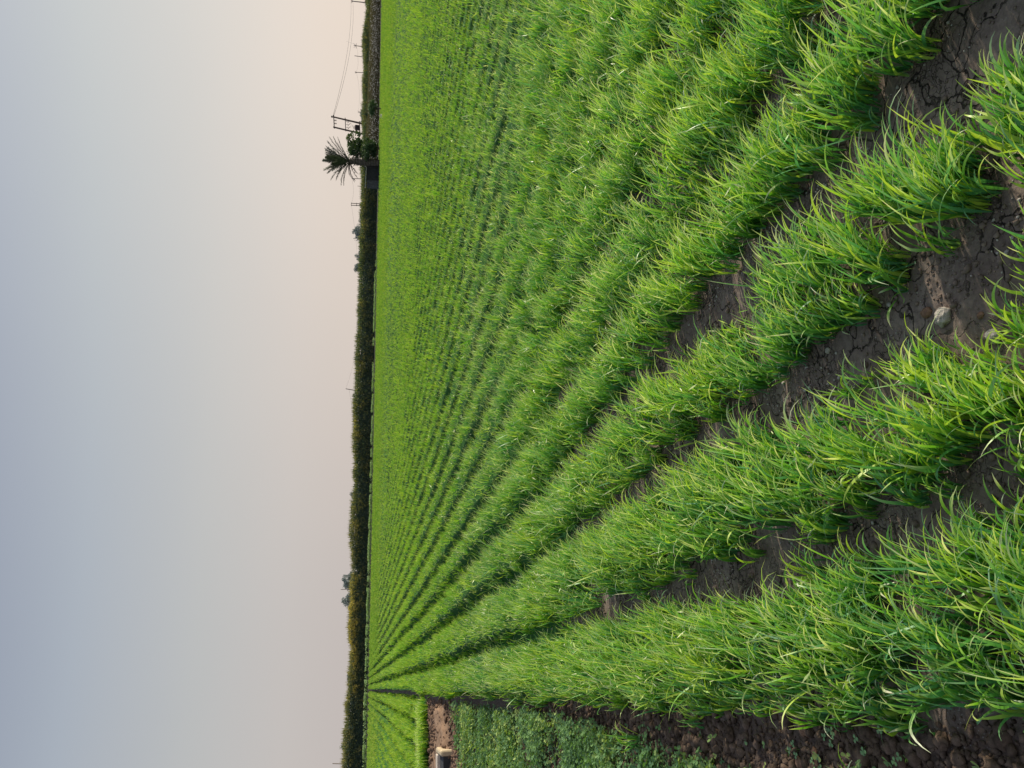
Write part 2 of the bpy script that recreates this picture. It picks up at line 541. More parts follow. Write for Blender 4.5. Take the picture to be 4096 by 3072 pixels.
def wheat_zone(d0, d1, cdens, nb, K, Wm, Lm, left=False, azl=-29, azr=31):
    x, y, r = sample(d0, d1, cdens, azl, azr)
    s, t = st(x, y)
    dg, kk = gap_info(s, t)
    gh = gap_half(s, kk, r)
    if left:
        ok = (t < -.22) & (s > 17.6 + .5 * vn(t * .8, 0 * t, 71)) & (s < s_edge(t))
        cross = np.abs(s - 19.9 - .03 * t) < .22          # irrigation furrow across the rows
        ok &= ~cross
    else:
        edge = -.17 + .07 * (vn(s * 1.1, 0 * s, 61) - .5) + .07 * (vn(s * 3.7, 0 * s, 62) - .5)
        ok = (t > edge) & (s < s_edge(t))
        stray = (t > -.42) & (t < edge) & (s < 4.5) & (rng.random(len(s)) < .025)
        ok |= stray
        # bare soil line on the border with the plot to the left, far away
        ok &= ~((s > 19) & (t < -.02) & (t > -.25))
    ok &= rng.random(len(s)) > ell(CLEAR, s, t)
    ok &= (dg > gh) | (rng.random(len(s)) < .03 + .12 * sm(4.5, 8, r) + .15 * sm(8, 12, r))
    # thin patches
    thin = vn(x * .9, y * .9, 77)
    ok &= rng.random(len(s)) < sm(.02, .2, thin) * .35 + .65
    x, y, r, s, t, dg = (q[ok] for q in (x, y, r, s, t, dg))
    n = len(x)
    ch = (.92 + .20 * (vn(x * .8, y * .8, 81) * .6 + vn(x * 3, y * 3, 82) * .4)) * (.52 + .48 * sm(.03, .2, dg)) * rng.normal(1, .09, n) * (1 - .42 * ell(LOW, s, t))
    cpatch = vn(x * 1.6, y * 1.6, 83) * .35
    cr = vn(x * 2.3, y * 2.3, 84) * .3
    # heading to the nearest open side: outer plants lean out over the gap
    idx = np.repeat(np.arange(n), nb)
    m = len(idx)
    bx = x[idx] + rng.normal(0, .014, m); by = y[idx] + rng.normal(0, .014, m)
    bz = ground_z(bx, by) - .004 if d1 < 13 else np.zeros(m)
    h0 = rng.uniform(0, 2 * PI, m)
    th0 = np.abs(rng.normal(.17, .15, m)) + .03
    bend = np.abs(rng.normal(1.25, .4, m)) * rng.choice([1, 1, 1, 1.6, .5, .2], m)
    L = Lm * ch[idx] * rng.choice([1, 1, .6], m) * rng.uniform(.6, 1.12, m)
    W = Wm * rng.uniform(.6, 1.25, m)
    base = np.stack([bx, by, bz], 1)
    rr = np.clip(rng.random(m) * .85 * (1 - .25 * sm(6, 12, r[idx])) + cr[idx], 0, 1)
    pp = np.clip(rng.random(m) ** 1.2 * .85 + cpatch[idx] * .8 + .12 * sm(8, 25, r[idx]), 0, 1)
    return blades(base, L, W, K, h0, th0, bend, WIND, np.clip(rng.normal(.72, .28, m), 0, 1), rr, pp, bexp=2.3)


def tips(d0, d1, dens, size, left=False):
    """bent leaf tips on top of the crop, light flecks painted as pale colour"""
    x, y, r = sample(d0, d1, dens)
    s, t = st(x, y)
    dg, kk = gap_info(s, t)
    ok = (dg > gap_half(s, kk, r) + .03) & (s < s_edge(t)) & ~((s > 19) & (np.abs(t) < .25))
    ok &= (((t < -.3) & (s > 18) & (np.abs(s - 19.9 - .03 * t) > .25)) if left else (t > -.1))
    x, y, r, dg = x[ok], y[ok], r[ok], dg[ok]; n = len(x)
    ch = (.84 + .28 * (vn(x * .8, y * .8, 81) * .5 + vn(x * 3, y * 3, 82) * .5)) * (.66 + .34 * sm(.05, .2, dg))
    z = .175 * ch * rng.uniform(.75, 1.15, n) + .015
    sz = size * rng.uniform(.5, 1.3, n)
    V, F, C = leaf_quads(np.stack([x, y, z], 1), sz, .17, rng.random(n) * .35, rng.choice([.7, .8, .88, .93, .97], n), rng.random(n) ** 1.5)  # pale ramp values paint the bright flecks
    return V, F, C


def wheat_far(d0, d1, dens, K, Wm, left=False):
    x, y, r = sample(d0, d1, dens)
    s, t = st(x, y)
    dg, kk = gap_info(s, t)
    gh = gap_half(s, kk, r)
    if left:
        ok = (t < -.22) & (s > 17.6) & (s < s_edge(t)) & ~(np.abs(s - 19.9 - .03 * t) < .22)
    else:
        ok = (t > -.17) & (s < s_edge(t)) & ~((s > 19) & (t < -.02))
    fill = rng.random(len(s)) < .30
    low = dg <= gh
    ok &= (dg > gh) | fill
    x, y, r, s, t, dg, low = (q[ok] for q in (x, y, r, s, t, dg, low))
    n = len(x)
    lump = vn(x * 3.2, y * 3.2, 182) * .6 + vn(x * 7.5, y * 7.5, 183) * .4
    ch = np.where(low, .5, 1.0) * (.62 + .30 * vn(x * .6, y * .6, 81) + .55 * sm(.2, .8, lump)) * (.72 + .28 * sm(.05, .2, dg))
    base = np.stack([x, y, np.where(low, .05, .10)], 1)
    L = .19 * ch * rng.uniform(.7, 1.2, n)
    h0 = rng.uniform(0, 2 * PI, n)
    th0 = np.abs(rng.normal(.2, .2, n)); bend = np.abs(rng.normal(.8, .4, n))
    rr = np.clip(rng.random(n) * .8 + .2 * vn(x * .7, y * .7, 84), 0, 1)
    pp = np.clip(rng.random(n) * .75 + .3 * vn(x * .8, y * .8, 83) + .08, 0, 1)
    V, F, C = blades(base, L, Wm * rng.uniform(.6, 1.3, n), K, h0, th0, bend, WIND, rng.uniform(.3, .7, n), rr, pp)
    C[:, 1] = (.10 + .62 * C[:, 1]) * np.repeat(.62 + .42 * sm(.25, .7, lump), 2 * (K + 1)) * np.repeat(np.where(low, .5, 1), 2 * (K + 1))  # shading painted in: low and gap plants darker, tall lumps brighter
    return V, F, C


def canopy(left, d0=10.0):
    """the closed lower leaf mass of the crop, seen between the upper leaves further off"""
    rings = []
    r = d0
    while r < 130:
        rings.append(r); r *= 1.008 if r < 40 else 1.02
    az = np.linspace(math.radians(-30), math.radians(32), 900)
    A, RR = np.meshgrid(az, np.array(rings))
    X = RR * np.sin(A); Y = RR * np.cos(A)
    s, t = st(X, Y)
    dg, kk = gap_info(s, t)
    gh = gap_half(s, kk, RR)
    z = -.01 + .035 * sm(d0, d0 + 2.5, RR) + .13 * sm(gh * .4, gh + .07, dg) * sm(d0, d0 + 4, RR) + .02 * (fbm(X * 5, Y * 5, 90, 3) - .5)
    z = z + .05 * sm(25, 60, RR)
    if left:
        ok = (t < -.3) & (s > 18.0) & (s < s_edge(t) - .3) & ~(np.abs(s - 19.9 - .03 * t) < .25)
    else:
        ok = (t > -.1) & (s < s_edge(t) - .3)
    na = len(az); nr = len(rings)
    i = np.arange(nr - 1)[:, None] * na; j = np.arange(na - 1)[None, :]
    F = np.stack([i + j, i + na + j, i + na + j + 1, i + j + 1], -1)
    k = ok[:-1, :-1] & ok[1:, :-1] & ok[1:, 1:] & ok[:-1, 1:]
    F = F[k]
    V = np.stack([X, Y, z], -1).reshape(-1, 3)
    used = np.unique(F); mp = np.full(len(V), -1); mp[used] = np.arange(len(used))
    V = V[used]; F = mp[F]
    n = len(V)
    dd = dg.reshape(-1)[used]
    g = (.08 + .35 * fbm(V[:, 0] * 3, V[:, 1] * 3, 92, 4)) * (.4 + .6 * sm(.05, .2, dd))  # furrow shade in the colour, deeper towards the gaps
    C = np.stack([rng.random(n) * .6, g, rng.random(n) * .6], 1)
    return V, F, C


parts = [tips(2.4, 8, 260, .022), wheat_zone(.55, 2.6, 225, 20, 13, .0092, .285, azl=-42, azr=50),
         wheat_zone(2.6, 5, 205, 20, 9, .0086, .275, azl=-32, azr=38),
         wheat_zone(5, 10, 150, 17, 5, .0098, .28, azr=34),
         tips(8, 16, 170, .026), wheat_zone(10, 16.5, 110, 13, 4, .0125, .27),
         wheat_zone(16.5, 30, 95, 9, 3, .0185, .27), tips(16, 34, 80, .036), wheat_zone(30, 54, 32, 8, 2, .036, .27),
         wheat_far(52, 70, 150, 2, .045),
         wheat_far(62, 112, 60, 2, .08), tips(32, 62, 55, .06), tips(60, 100, 20, .09),
         ]
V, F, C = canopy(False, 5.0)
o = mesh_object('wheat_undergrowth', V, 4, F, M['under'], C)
tag(o, 'lower leaves coloured dark for shade, closing the furrows between the wheat rows', 'wheat undergrowth', None, 'stuff')
V, F, C = joinm(parts)
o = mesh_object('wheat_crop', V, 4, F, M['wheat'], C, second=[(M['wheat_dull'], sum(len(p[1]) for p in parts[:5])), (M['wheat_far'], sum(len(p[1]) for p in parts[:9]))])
tag(o, 'young green wheat in long leaning rows filling the main field up to the far hedge', 'wheat crop', None, 'stuff')

parts = [wheat_zone(16, 32, 95, 9, 3, .0185, .28, True), tips(17, 34, 80, .036, True), wheat_zone(32, 54, 32, 8, 2, .036, .27, True),
         wheat_far(52, 70, 150, 2, .045, True), wheat_far(62, 112, 60, 2, .08, True)]
V, F, C = canopy(True, 16)
o = mesh_object('wheat_plot_undergrowth', V, 4, F, M['under'], C)
tag(o, 'lower leaves coloured dark for shade in the separate wheat plot behind the mound', 'wheat undergrowth', None, 'stuff')
V, F, C = joinm(parts)
C[:, 2] = np.clip(C[:, 2] + .1, 0, 1)
o = mesh_object('wheat_plot', V, 4, F, M['wheat_dull'], C, second=[(M['wheat_far'], sum(len(p[1]) for p in parts[:3]))])
tag(o, 'separate plot of bright wheat rows behind the sandy mound and furrow', 'wheat plot', None, 'stuff')


# ------------------------------------------------------------------ clover bed
def clover_mesh(px, py, hgt, ls, nleaf=3):
    """trifoliate leaves: leaflets as folded rounded faces"""
    n = len(px)
    z = ground_z(px, py) + hgt
    hd = rng.uniform(0, 2 * PI, n)
    tilt = rng.normal(0, .35, (n, 2))
    vs = []; cs = []; r = rng.random(n) * .8; p = rng.random(n)
    prof = [(0, 0, 0), (.35, .34, .10), (.75, .46, .12), (1.0, .2, .05), (1.0, -.2, .05), (.75, -.46, .12), (.35, -.34, .10)]
    for k in range(nleaf):
        a = hd + k * 2 * PI / 3 + rng.normal(0, .15, n)
        el = rng.normal(.15, .3, n)
        for (u, w, lift) in prof:
            dx = u * np.cos(a) * ls * np.cos(el) - w * np.sin(a) * ls
            dy = u * np.sin(a) * ls * np.cos(el) + w * np.cos(a) * ls
            dz = u * ls * np.sin(el) + lift * ls + dx * tilt[:, 0] + dy * tilt[:, 1]
            vs.append(np.stack([px + dx, py + dy, z + dz], 1)); cs.append(np.stack([r, .3 + .6 * np.clip(hgt / .12, 0, 1), p], 1))
    V = np.stack(vs, 1).reshape(-1, 3); C = np.stack(cs, 1).reshape(-1, 3)
    nv = 7 * nleaf
    b = (np.arange(n) * nv)[:, None] + (np.arange(nleaf) * 7)[None, :]
    f1 = np.stack([b, b + 1, b + 2, b + 3], -1).reshape(-1, 4); f2 = np.stack([b, b + 3, b + 4, b], -1)[..., :3].reshape(-1, 3)
    f3 = np.stack([b, b + 4, b + 5, b + 6], -1).reshape(-1, 4)
    return V, f1, f2, f3, C


def clover_region(d0, d1, dens):
    x, y, r = sample(d0, d1, dens, -33, -18)
    s, t = st(x, y)
    tb = -.20 - .10 * sm(6, 3.6, s)
    cover = sm(0, .13, tb - t + .10 * (vn(s * 2.2, t * 2.2, 101) - .5)) * sm(2.3, 3.2, s + .8 * (vn(s * 3, t * 3, 107) - .5) - 1.5 * (t + .42)) * sm(12.4, 11.8, s - .9 * (t + .4) + .5 * (vn(s * 3, t * 5, 109) - .5))
    cover = cover * (.18 + .82 * sm(.28, .5, vn(x * 3.5, y * 3.5, 103))) + .015 * (t < -.24) * (t > -1) * (s < 10)
    ok = rng.random(len(x)) < cover
    ok &= t < -.2
    x = x[ok]; y = y[ok]; r = r[ok]
    h = (.03 + .09 * vn(x * 2.2, y * 2.2, 105)) * rng.uniform(.25, 1.1, len(x))
    V, f1, f2, f3, C = clover_mesh(x, y, h, rng.uniform(.009, .017, len(x)) * (1 + .05 * r))
    C[:, 2] *= np.repeat(.6 + .75 * vn(x * 1.6, y * 1.6, 108), 21)  # patches of yellow light on the clover, painted through the pale colour
    return V, f1, f2, f3, C


cv = [clover_region(1.2, 5, 7000), clover_region(5, 9, 4200), clover_region(9, 15, 2600)]
vs = []; idx = []; tot = []; cs = []; off = 0
for (V, f1, f2, f3, C) in cv:
    for f in (f1, f2, f3):
        idx.append((f + off).ravel()); tot.append(np.full(len(f), f.shape[1]))
    vs.append(V); cs.append(C); off += len(V)
o = mesh_object('clover_bed', np.concatenate(vs), np.concatenate(tot), np.concatenate(idx), M['clover'], np.concatenate(cs), smooth=False)
tag(o, 'low bluish green clover like fodder crop beside the wheat edge', 'fodder crop', None, 'stuff')


# ------------------------------------------------------------------ clods, grit, stones
def ico():
    p = (1 + 5 ** .5) / 2
    v = np.array([(-1, p, 0), (1, p, 0), (-1, -p, 0), (1, -p, 0), (0, -1, p), (0, 1, p), (0, -1, -p), (0, 1, -p), (p, 0, -1), (p, 0, 1), (-p, 0, -1), (-p, 0, 1)], float)
    v /= np.linalg.norm(v[0])
    f = [(0, 11, 5), (0, 5, 1), (0, 1, 7), (0, 7, 10), (0, 10, 11), (1, 5, 9), (5, 11, 4), (11, 10, 2), (10, 7, 6), (7, 1, 8), (3, 9, 4), (3, 4, 2), (3, 2, 6), (3, 6, 8), (3, 8, 9), (4, 9, 5), (2, 4, 11), (6, 2, 10), (8, 6, 7), (9, 8, 1)]
    return v, f


def subdiv(v, f):
    v = [tuple(a) for a in v]; cache = {}; nf = []

    def mid(a, b):
        k = (min(a, b), max(a, b))
        if k not in cache:
            m = np.array(v[a]) + np.array(v[b]); m /= np.linalg.norm(m); v.append(tuple(m)); cache[k] = len(v) - 1
        return cache[k]
    for a, b, c in f:
        x = mid(a, b); y = mid(b, c); z = mid(c, a)
        nf += [(a, x, z), (b, y, x), (c, z, y), (x, y, z)]
    return np.array(v), nf


I0 = ico(); I1 = subdiv(*I0); I2 = subdiv(*I1); I3 = subdiv(*I2)


def lumps(name, x, y, size, material, lvl, sink=.25):
    v0, f0 = lvl
    n = len(x); k = len(v0)
    z = ground_z(x, y) + size * (1 - sink) * .5
    sc = rng.uniform(.65, 1.2, (n, 3)) * size[:, None]; sc[:, 2] *= .75
    jit = 1 + rng.normal(0, .16, (n, k, 1))
    V = v0[None] * sc[:, None, :] * jit
    a = rng.uniform(0, 2 * PI, n); ca = np.cos(a)[:, None]; sa = np.sin(a)[:, None]
    X = V[..., 0] * ca - V[..., 1] * sa; Y = V[..., 0] * sa + V[..., 1] * ca
    V = np.stack([X + x[:, None], Y + y[:, None], V[..., 2] + z[:, None]], -1).reshape(-1, 3)
    F = (np.array(f0)[None] + (np.arange(n) * k)[:, None, None]).reshape(-1, 3)
    return mesh_object(name, V, 3, F, material, smooth=False)


def pick(n, s0, s1, t0, t1):
    s = rng.uniform(s0, s1, n); t = rng.uniform(t0, t1, n)
    x, y = xy(s, t)
    return s, t, x, y


s, t, x, y = pick(60000, 1.1, 7.5, -.95, -.12)
k = rng.random(len(s)) < sm(-.10, -.24, t) * sm(-.95, -.6, t) * sm(8, 4, s) * (.25 + .75 * sm(.3, .55, vn(s * 5, t * 5, 113)))
x, y = x[k], y[k]
size = np.clip(rng.lognormal(math.log(.0058), .62, len(x)), .003, .024)
o = lumps('soil_clods', x, y, size, M['clod'], I1)
tag(o, 'dark crumbly soil clods on the strip between wheat and clover', 'soil', None, 'stuff')
s, t, x, y = pick(9000, 11.5, 17.5, -4, -.25)
k = (bund_mask(s, t) > .4) & (rng.random(len(s)) < .06 + .8 * (1 - sand_mask(s, t))) & (s < 17)
x, y = x[k], y[k]
size = np.clip(rng.lognormal(math.log(.017), .5, len(x)), .008, .05)
o = lumps('mound_clods', x, y, size, M['clod2'], I1)
tag(o, 'brown soil clods covering the banks of the sandy mound', 'soil', None, 'stuff')
s, t, x, y = pick(26000, 1.1, 6.5, .1, 3.5)
dg, kk = gap_info(s, t)
k = (dg < .2) & (rng.random(len(s)) < .1 + .9 * sm(.5, .65, vn(x * 4, y * 4, 115)))
x, y = x[k], y[k]
size = np.clip(rng.lognormal(math.log(.0026), .5, len(x)), .001, .009)
s2, t2, x2, y2 = pick(60000, 1.1, 6.0, .1, 3.2)
dg, kk = gap_info(s2, t2)
k = (dg < .2) & (rng.random(len(s2)) < .12 + .88 * sm(.42, .62, vn(x2 * 5, y2 * 5, 116)))
oc = lumps('soil_crumbs', x2[k], y2[k], np.clip(rng.lognormal(math.log(.003), .6, k.sum()), .0012, .014), M['crumb'], I0, .2)
tag(oc, 'crumbly brown soil bits lying in the furrows', 'soil', None, 'stuff')
o = lumps('grit', x, y, size, M['grit'], I0, .1)
tag(o, 'pale grit and tiny pebbles scattered on the bare soil', 'grit', None, 'stuff')


def stone(px, py, diam_px, material, label, name='stone'):
    p = at(px, py); dist = np.linalg.norm(p - np.array([0, 0, EYE])); r = diam_px / FPX * dist / 2
    v, f = I3
    sd = random.randint(0, 999)
    d = 1 + .55 * (fbm(v[:, 0] * 1.7 + 5 + sd, v[:, 1] * 1.7 + v[:, 2] * 1.3, sd, 3) - .5) + .12 * (vn(v[:, 0] * 6 + 9, v[:, 1] * 6 + v[:, 2] * 5, sd) - .5)
    V = v * d[:, None] * r * np.array([1.05, .9, .75])
    a = random.uniform(0, 6); ca, sa = math.cos(a), math.sin(a)
    V = np.stack([V[:, 0] * ca - V[:, 1] * sa, V[:, 0] * sa + V[:, 1] * ca, V[:, 2]], 1)
    o = mesh_object(name, V, 3, np.array(f), material)
    o.location = (p[0], p[1], float(ground_z(p[0], p[1])) + r * .25)
    tag(o, label, 'stone', 'stones lying on the soil')


stone(3770, 1265, 68, M['stone'], 'pale grey round stone, the largest on the cracked soil between wheat rows')
stone(3985, 1345, 52, M['stone'], 'medium grey stone at the wheat edge just below the largest pale stone')
stone(3925, 1262, 26, M['stone2'], 'small brownish stone just below the largest pale stone')
stone(3702, 1250, 44, M['stone2'], 'reddish clod touching the top side of the largest pale stone')
stone(3554, 1505, 30, M['stone'], 'small pale stone near the wheat leaves, left of the largest pale stone')
stone(3617, 1391, 17, M['stone'], 'tiny pale pebble beside a soil crack')
stone(3312, 1402, 24, M['stone'], 'small grey pebble under the far end of the soil gap')
stone(3223, 2915, 52, M['stone2'], 'peach coloured stone on the dark clods beside the wheat edge')
stone(3272, 3008, 32, M['stone2'], 'small reddish stone below the peach stone in the clods')
stone(3215, 3052, 44, M['stone2'], 'reddish brown stone at the frame edge among dark clods')
stone(3845, 3035, 50, M['clod'], 'dark brown lump of soil at the bottom corner of the clod strip')
stone(4010, 2925, 60, M['clod'], 'large dark clod nearest the camera in the clod strip')


def seedling(px, py, label, k):
    p = at(px, py)
    o = thing('seedling', (p[0], p[1], float(ground_z(p[0], p[1]))), label, 'seedling', 'clover seedlings on the dark clods')
    st_ = MB()
    hh = []
    for i in range(k):
        a = random.uniform(0, 6.28); q = (math.cos(a) * .02, math.sin(a) * .02, random.uniform(.02, .035))
        st_.tube([(0, 0, -.004), (q[0] * .5, q[1] * .5, q[2] * .7), q], .0008, 5); hh.append(q)
    st_.build('stem', M['stem'], o)
    for q in hh:
        lv = []; fc = []
        for j in range(3):
            a = j * 2 * PI / 3 + q[0] * 100; n0 = len(lv); L = .013
            for (u, w, l) in [(0, 0, 0), (.35, .34, .1), (.75, .46, .12), (1, .2, .05), (1, -.2, .05), (.75, -.46, .12), (.35, -.34, .1)]:
                lv.append((q[0] + L * (u * math.cos(a) - w * math.sin(a)), q[1] + L * (u * math.sin(a) + w * math.cos(a)), q[2] + l * L))
            fc.append(tuple(range(n0, n0 + 7)))
        me = bpy.data.meshes.new('leaf'); me.from_pydata(lv, [], fc); me.materials.append(M['seedleaf'])
        l = bpy.data.objects.new('leaf', me); COL.objects.link(l); l.parent = o


M['stem'] = plain('stem', (.12, .2, .06), .7)
M['seedleaf'] = plain('seedling leaf', (.16, .30, .12), .5, .2, 60)
for (a, b, l, k) in [(3345, 2945, 'small clover seedling with the most leaves, right beside a cluster of dark clods', 5),
                     (3480, 2975, 'clover seedling with pale round leaves under the arching wheat blades', 3),
                     (3200, 2998, 'pale green clover seedling between the two reddish stones', 3),
                     (3625, 3020, 'tiny clover seedling below the long leaning wheat tuft', 2),
                     (3295, 3055, 'bluish clover seedling at the very edge of the frame', 4),
                     (3575, 2900, 'clover seedling half hidden behind wheat blades', 3)]:
    seedling(a, b, l, k)


# ------------------------------------------------------------------ irrigation outlet and slab
def wall_piece(mb, s0, s1, t0, t1, z0, z1):
    a = xy((s0 + s1) / 2, (t0 + t1) / 2)
    mb.box((a[0], a[1], (z0 + z1) / 2), (abs(s1 - s0) / 2, abs(t1 - t0) / 2, (z1 - z0) / 2),
           [np.array([DS[0], DS[1], 0]), np.array([DT[0], DT[1], 0]), np.array([0, 0, 1.0])])


q = at(1742, 2988, .215); SB, TB = st(q[0], q[1])           # far right corner of the outlet
g = xy(SB, TB - .3)
ir = thing('irrigation_outlet', (g[0], g[1], 0), 'pale concrete irrigation outlet box with a recess coloured dark for shade on the sandy mound', 'irrigation outlet')
mb = MB((g[0], g[1], 0)); wall_piece(mb, SB - .2, SB, TB - 2.2, TB - .095, -.1, .215); mb.build('back_wall', M['concrete'], ir, bevel=.015)
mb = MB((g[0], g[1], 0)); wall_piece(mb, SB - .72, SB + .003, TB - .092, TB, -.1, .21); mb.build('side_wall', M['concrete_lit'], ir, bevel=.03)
mb = MB((g[0], g[1], 0)); wall_piece(mb, SB - .70, SB - .203, TB - 2.2, TB - .095, -.1, .165); mb.build('channel_floor', M['darkwall_and_shade'], ir)  # dark colour stands in for the shade inside the channel
q = at(1690, 3040, .13); S2, T2 = st(q[0], q[1])
g = xy(S2, T2)
mb = MB((g[0], g[1], 0)); wall_piece(mb, S2 - .03, S2 + .05, T2 - 1.6, T2, -.05, .13)
o = mb.build('concrete_slab', M['concrete'], bevel=.02)
tag(o, 'short pale concrete slab edge half buried behind the outlet box', 'slab')

# grass tufts on the bank above the sand and the shaded bank of the furrow
x, y, r = sample(13, 19, 420, -32, -17)
s_, t_ = st(x, y)
k = (t_ < -.35) & (t_ > -4) & (np.abs(s_ - 17.0 - .25 * (vn(t_ * 3, 0 * t_, 5) - .5)) < .3)
x, y, s_, t_ = x[k], y[k], s_[k], t_[k]; n = len(x)
rep_ = np.repeat(np.arange(n), 9); m_ = len(rep_)
B = blades(np.stack([x[rep_] + rng.normal(0, .05, m_), y[rep_] + rng.normal(0, .05, m_), np.full(m_, .05)], 1), rng.uniform(.12, .28, m_), np.full(m_, .02), 4,
           rng.uniform(0, 6.28, m_), np.abs(rng.normal(.3, .2, m_)), rng.uniform(.2, 1.2, m_), WIND, np.full(m_, .4), rng.random(m_) * .5, .5 + .5 * rng.random(m_))
o = mesh_object('bank_grass', B[0], 4, B[1], M['wheat'], B[2])
tag(o, 'yellowish grass along the bank behind the sandy mound', 'grass', None, 'stuff')

# ------------------------------------------------------------------ hedge crops along the far side
def strip_points(n, s0, s1, t0, t1):
    t = rng.uniform(t0, t1, n)
    s = s_edge(t) + rng.uniform(s0, s1, n)
    x, y = xy(s, t)
    return x, y, s, t


def hedge_h(t):
    """height of the pigeon pea strip along its length"""
    return np.interp(t, [-20, -8, 5, 20, 40, 55, 62, 75, 90, 150], [2.55, 2.45, 2.2, 2.2, 2.25, 2.2, 2.2, 2.35, 2.4, 2.4]) * (.92 + .16 * vn(t * .35, 0 * t, 131) + .12 * (vn(t * 1.3, 0 * t, 132) - .5) + .08 * (vn(t * 4, 0 * t, 133) - .5))


# the low earth bund that ends the wheat field
tt = np.linspace(-24, 105, 400); vv = []
for ds, z_ in ((.5, -.05), (.9, .29), (1.5, .33), (2.2, .30), (3.0, -.05)):
    X, Y = xy(s_edge(tt) + ds, tt); vv.append(np.stack([X, Y, z_ * (.9 + .12 * vn(tt * 1.1, 0 * tt + ds, 19))], 1))
i = np.arange(4)[:, None] * 400; j = np.arange(399)[None]
o = mesh_object('earth_bund', np.concatenate(vv), 4, np.stack([i + j, i + j + 1, i + 400 + j + 1, i + 400 + j], -1).reshape(-1, 4), M['bund'])
tag(o, 'low earth bund, coloured dark for its shade, at the far edge of the wheat', None, None, 'structure')
# low pale crop on it
n = 26000
x, y, s, t = strip_points(n, 1.3, 2.6, -22, 52)
k = rng.random(n) < sm(.3, .6, vn(t * 1.7, 0 * t, 147)) * .9 + .1 * sm(30, 0, t)
x, y, s, t = x[k], y[k], s[k], t[k]; n = len(x)
h = .30 + (.12 + .10 * vn(t * 1.3, 0 * t, 141) + .14 * sm(25, -5, t)) * rng.random(n) ** .7 * sm(50, 40, t) - .1 * sm(40, 50, t)
V, F, C = leaf_quads(np.stack([x, y, h], 1), rng.uniform(.05, .11, n), .55, rng.random(n), np.clip(h, 0, 1), rng.random(n) * .8)
o = mesh_object('low_crop_strip', V, 4, F, M['lowcrop'], C, smooth=False)
tag(o, 'narrow strip of low pale green plants along the foot of the flowering hedge crop', 'crop strip', None, 'stuff')

# pigeon pea
n = 150000
x, y, s, t = strip_points(n, 3.2, 6.5, -24, 100)
H = hedge_h(t)
u = rng.random(n) ** .75
z = H * u
clump = vn(t * .9, z * 1.2, 151) * .5 + vn(t * 3.5, z * 3.5, 152) * .5
blot = vn(t * .33, z * .8, 153) * .6 + vn(t * 1.1, z * 1.5, 154) * .4
keep = (rng.random(n) < .35 + .65 * sm(.35, .55, clump)) 
yel = sm(.45, .95, u + .25 * (blot - .5)) * (.10 + .74 * sm(46, -8, t)) * (.25 + 1.2 * sm(.35, .7, blot)) * (.6 + .9 * (clump - .3))  # yellow of the flowers and of sunlit tops, both put into the colour
g_ = np.clip(.06 + .42 * rng.random(n) ** 1.3 + .22 * sm(.5, .75, clump) + .75 * yel + .1 * (clump - .5), 0, 1)
pale = np.clip(rng.random(n) * .5 + .6 * yel * rng.random(n) + .08 * sm(40, -5, t), 0, 1)
V, F, C = leaf_quads(np.stack([x, y, z], 1)[keep], rng.uniform(.06, .15, n)[keep], .4, rng.random(n)[keep] * .7, g_[keep], pale[keep])
# upright shoots
n2 = 14000
x, y, s, t = strip_points(n2, 3.4, 6.0, -24, 100)
H = hedge_h(t)
base = np.stack([x, y, H * .8], 1)
b2 = blades(base, H * .2 + rng.uniform(-.15, .35, n2) ** 1, rng.uniform(.03, .07, n2), 3, rng.uniform(0, 6.28, n2), np.abs(rng.normal(.2, .15, n2)), rng.uniform(0, .4, n2), WIND, np.full(n2, .3), rng.random(n2) * .7, rng.random(n2) * .8)
b2[2][:, 1] = .2 + .42 * b2[2][:, 1] * np.repeat(.25 + .75 * sm(45, 0, t), 8)
# inner mass
tt = np.linspace(-24, 100, 500)
Hc = hedge_h(tt) * .8
vv = []; 
for ds, hf in ((4.1, 0), (4.3, .75), (4.8, 1.0), (5.6, 1.0), (6.3, .7), (6.4, 0)):
    X, Y = xy(s_edge(tt) + ds + .2 * vn(tt * 2, 0 * tt + ds, 7), tt); vv.append(np.stack([X, Y, Hc * hf * (.93 + .12 * vn(tt * 3, 0 * tt + ds * 3, 8))], 1))
Vc = np.concatenate(vv); m_ = len(tt)
i = np.arange(5)[:, None] * m_; j = np.arange(m_ - 1)[None]
Fc = np.stack([i + j, i + j + 1, i + m_ + j + 1, i + m_ + j], -1).reshape(-1, 4)
Cc = np.stack([rng.random(len(Vc)) * .5, np.full(len(Vc), .05), rng.random(len(Vc)) * .3], 1)
V, F, C = joinm([(V, F, C), b2, (Vc, Fc, Cc)])
o = mesh_object('hedge_crop', V, 4, F, M['pea'], C, smooth=False)
tag(o, 'tall dark hedge like crop with yellow flowering tops across the end of the field', 'hedge crop', None, 'stuff')

# cotton strip on the right hand end
n = 60000
tc0 = 58.5
x, y, s, t = strip_points(n, 1.0, 3.0, tc0, 105)
H = 1.75 * (.9 + .2 * vn(t * 1.1, 0 * t, 161))
u = rng.random(n) ** .8
z = H * u
V, F, C = leaf_quads(np.stack([x, y, z], 1), rng.uniform(.04, .10, n), .3, rng.random(n) * .8, np.clip(.1 + .7 * u + .2 * rng.random(n), 0, 1), rng.random(n) * .9)
o = mesh_object('cotton_crop', V, 4, F, M['cotton'], C, smooth=False)
tag(o, 'brown leafless looking cotton plants with white bolls along the field end', 'cotton crop', None, 'stuff')
n = 1900
x, y, s, t = strip_points(n, .95, 2.0, tc0, 105)
u = np.clip(rng.normal(.56, .2, n), .15, .95)
v0, f0 = I0; sz = rng.uniform(.03, .055, n)
V = (v0[None] * sz[:, None, None] + np.stack([x, y, u * 1.7], 1)[:, None, :]).reshape(-1, 3)
F = (np.array(f0)[None] + (np.arange(n) * 12)[:, None, None]).reshape(-1, 3)
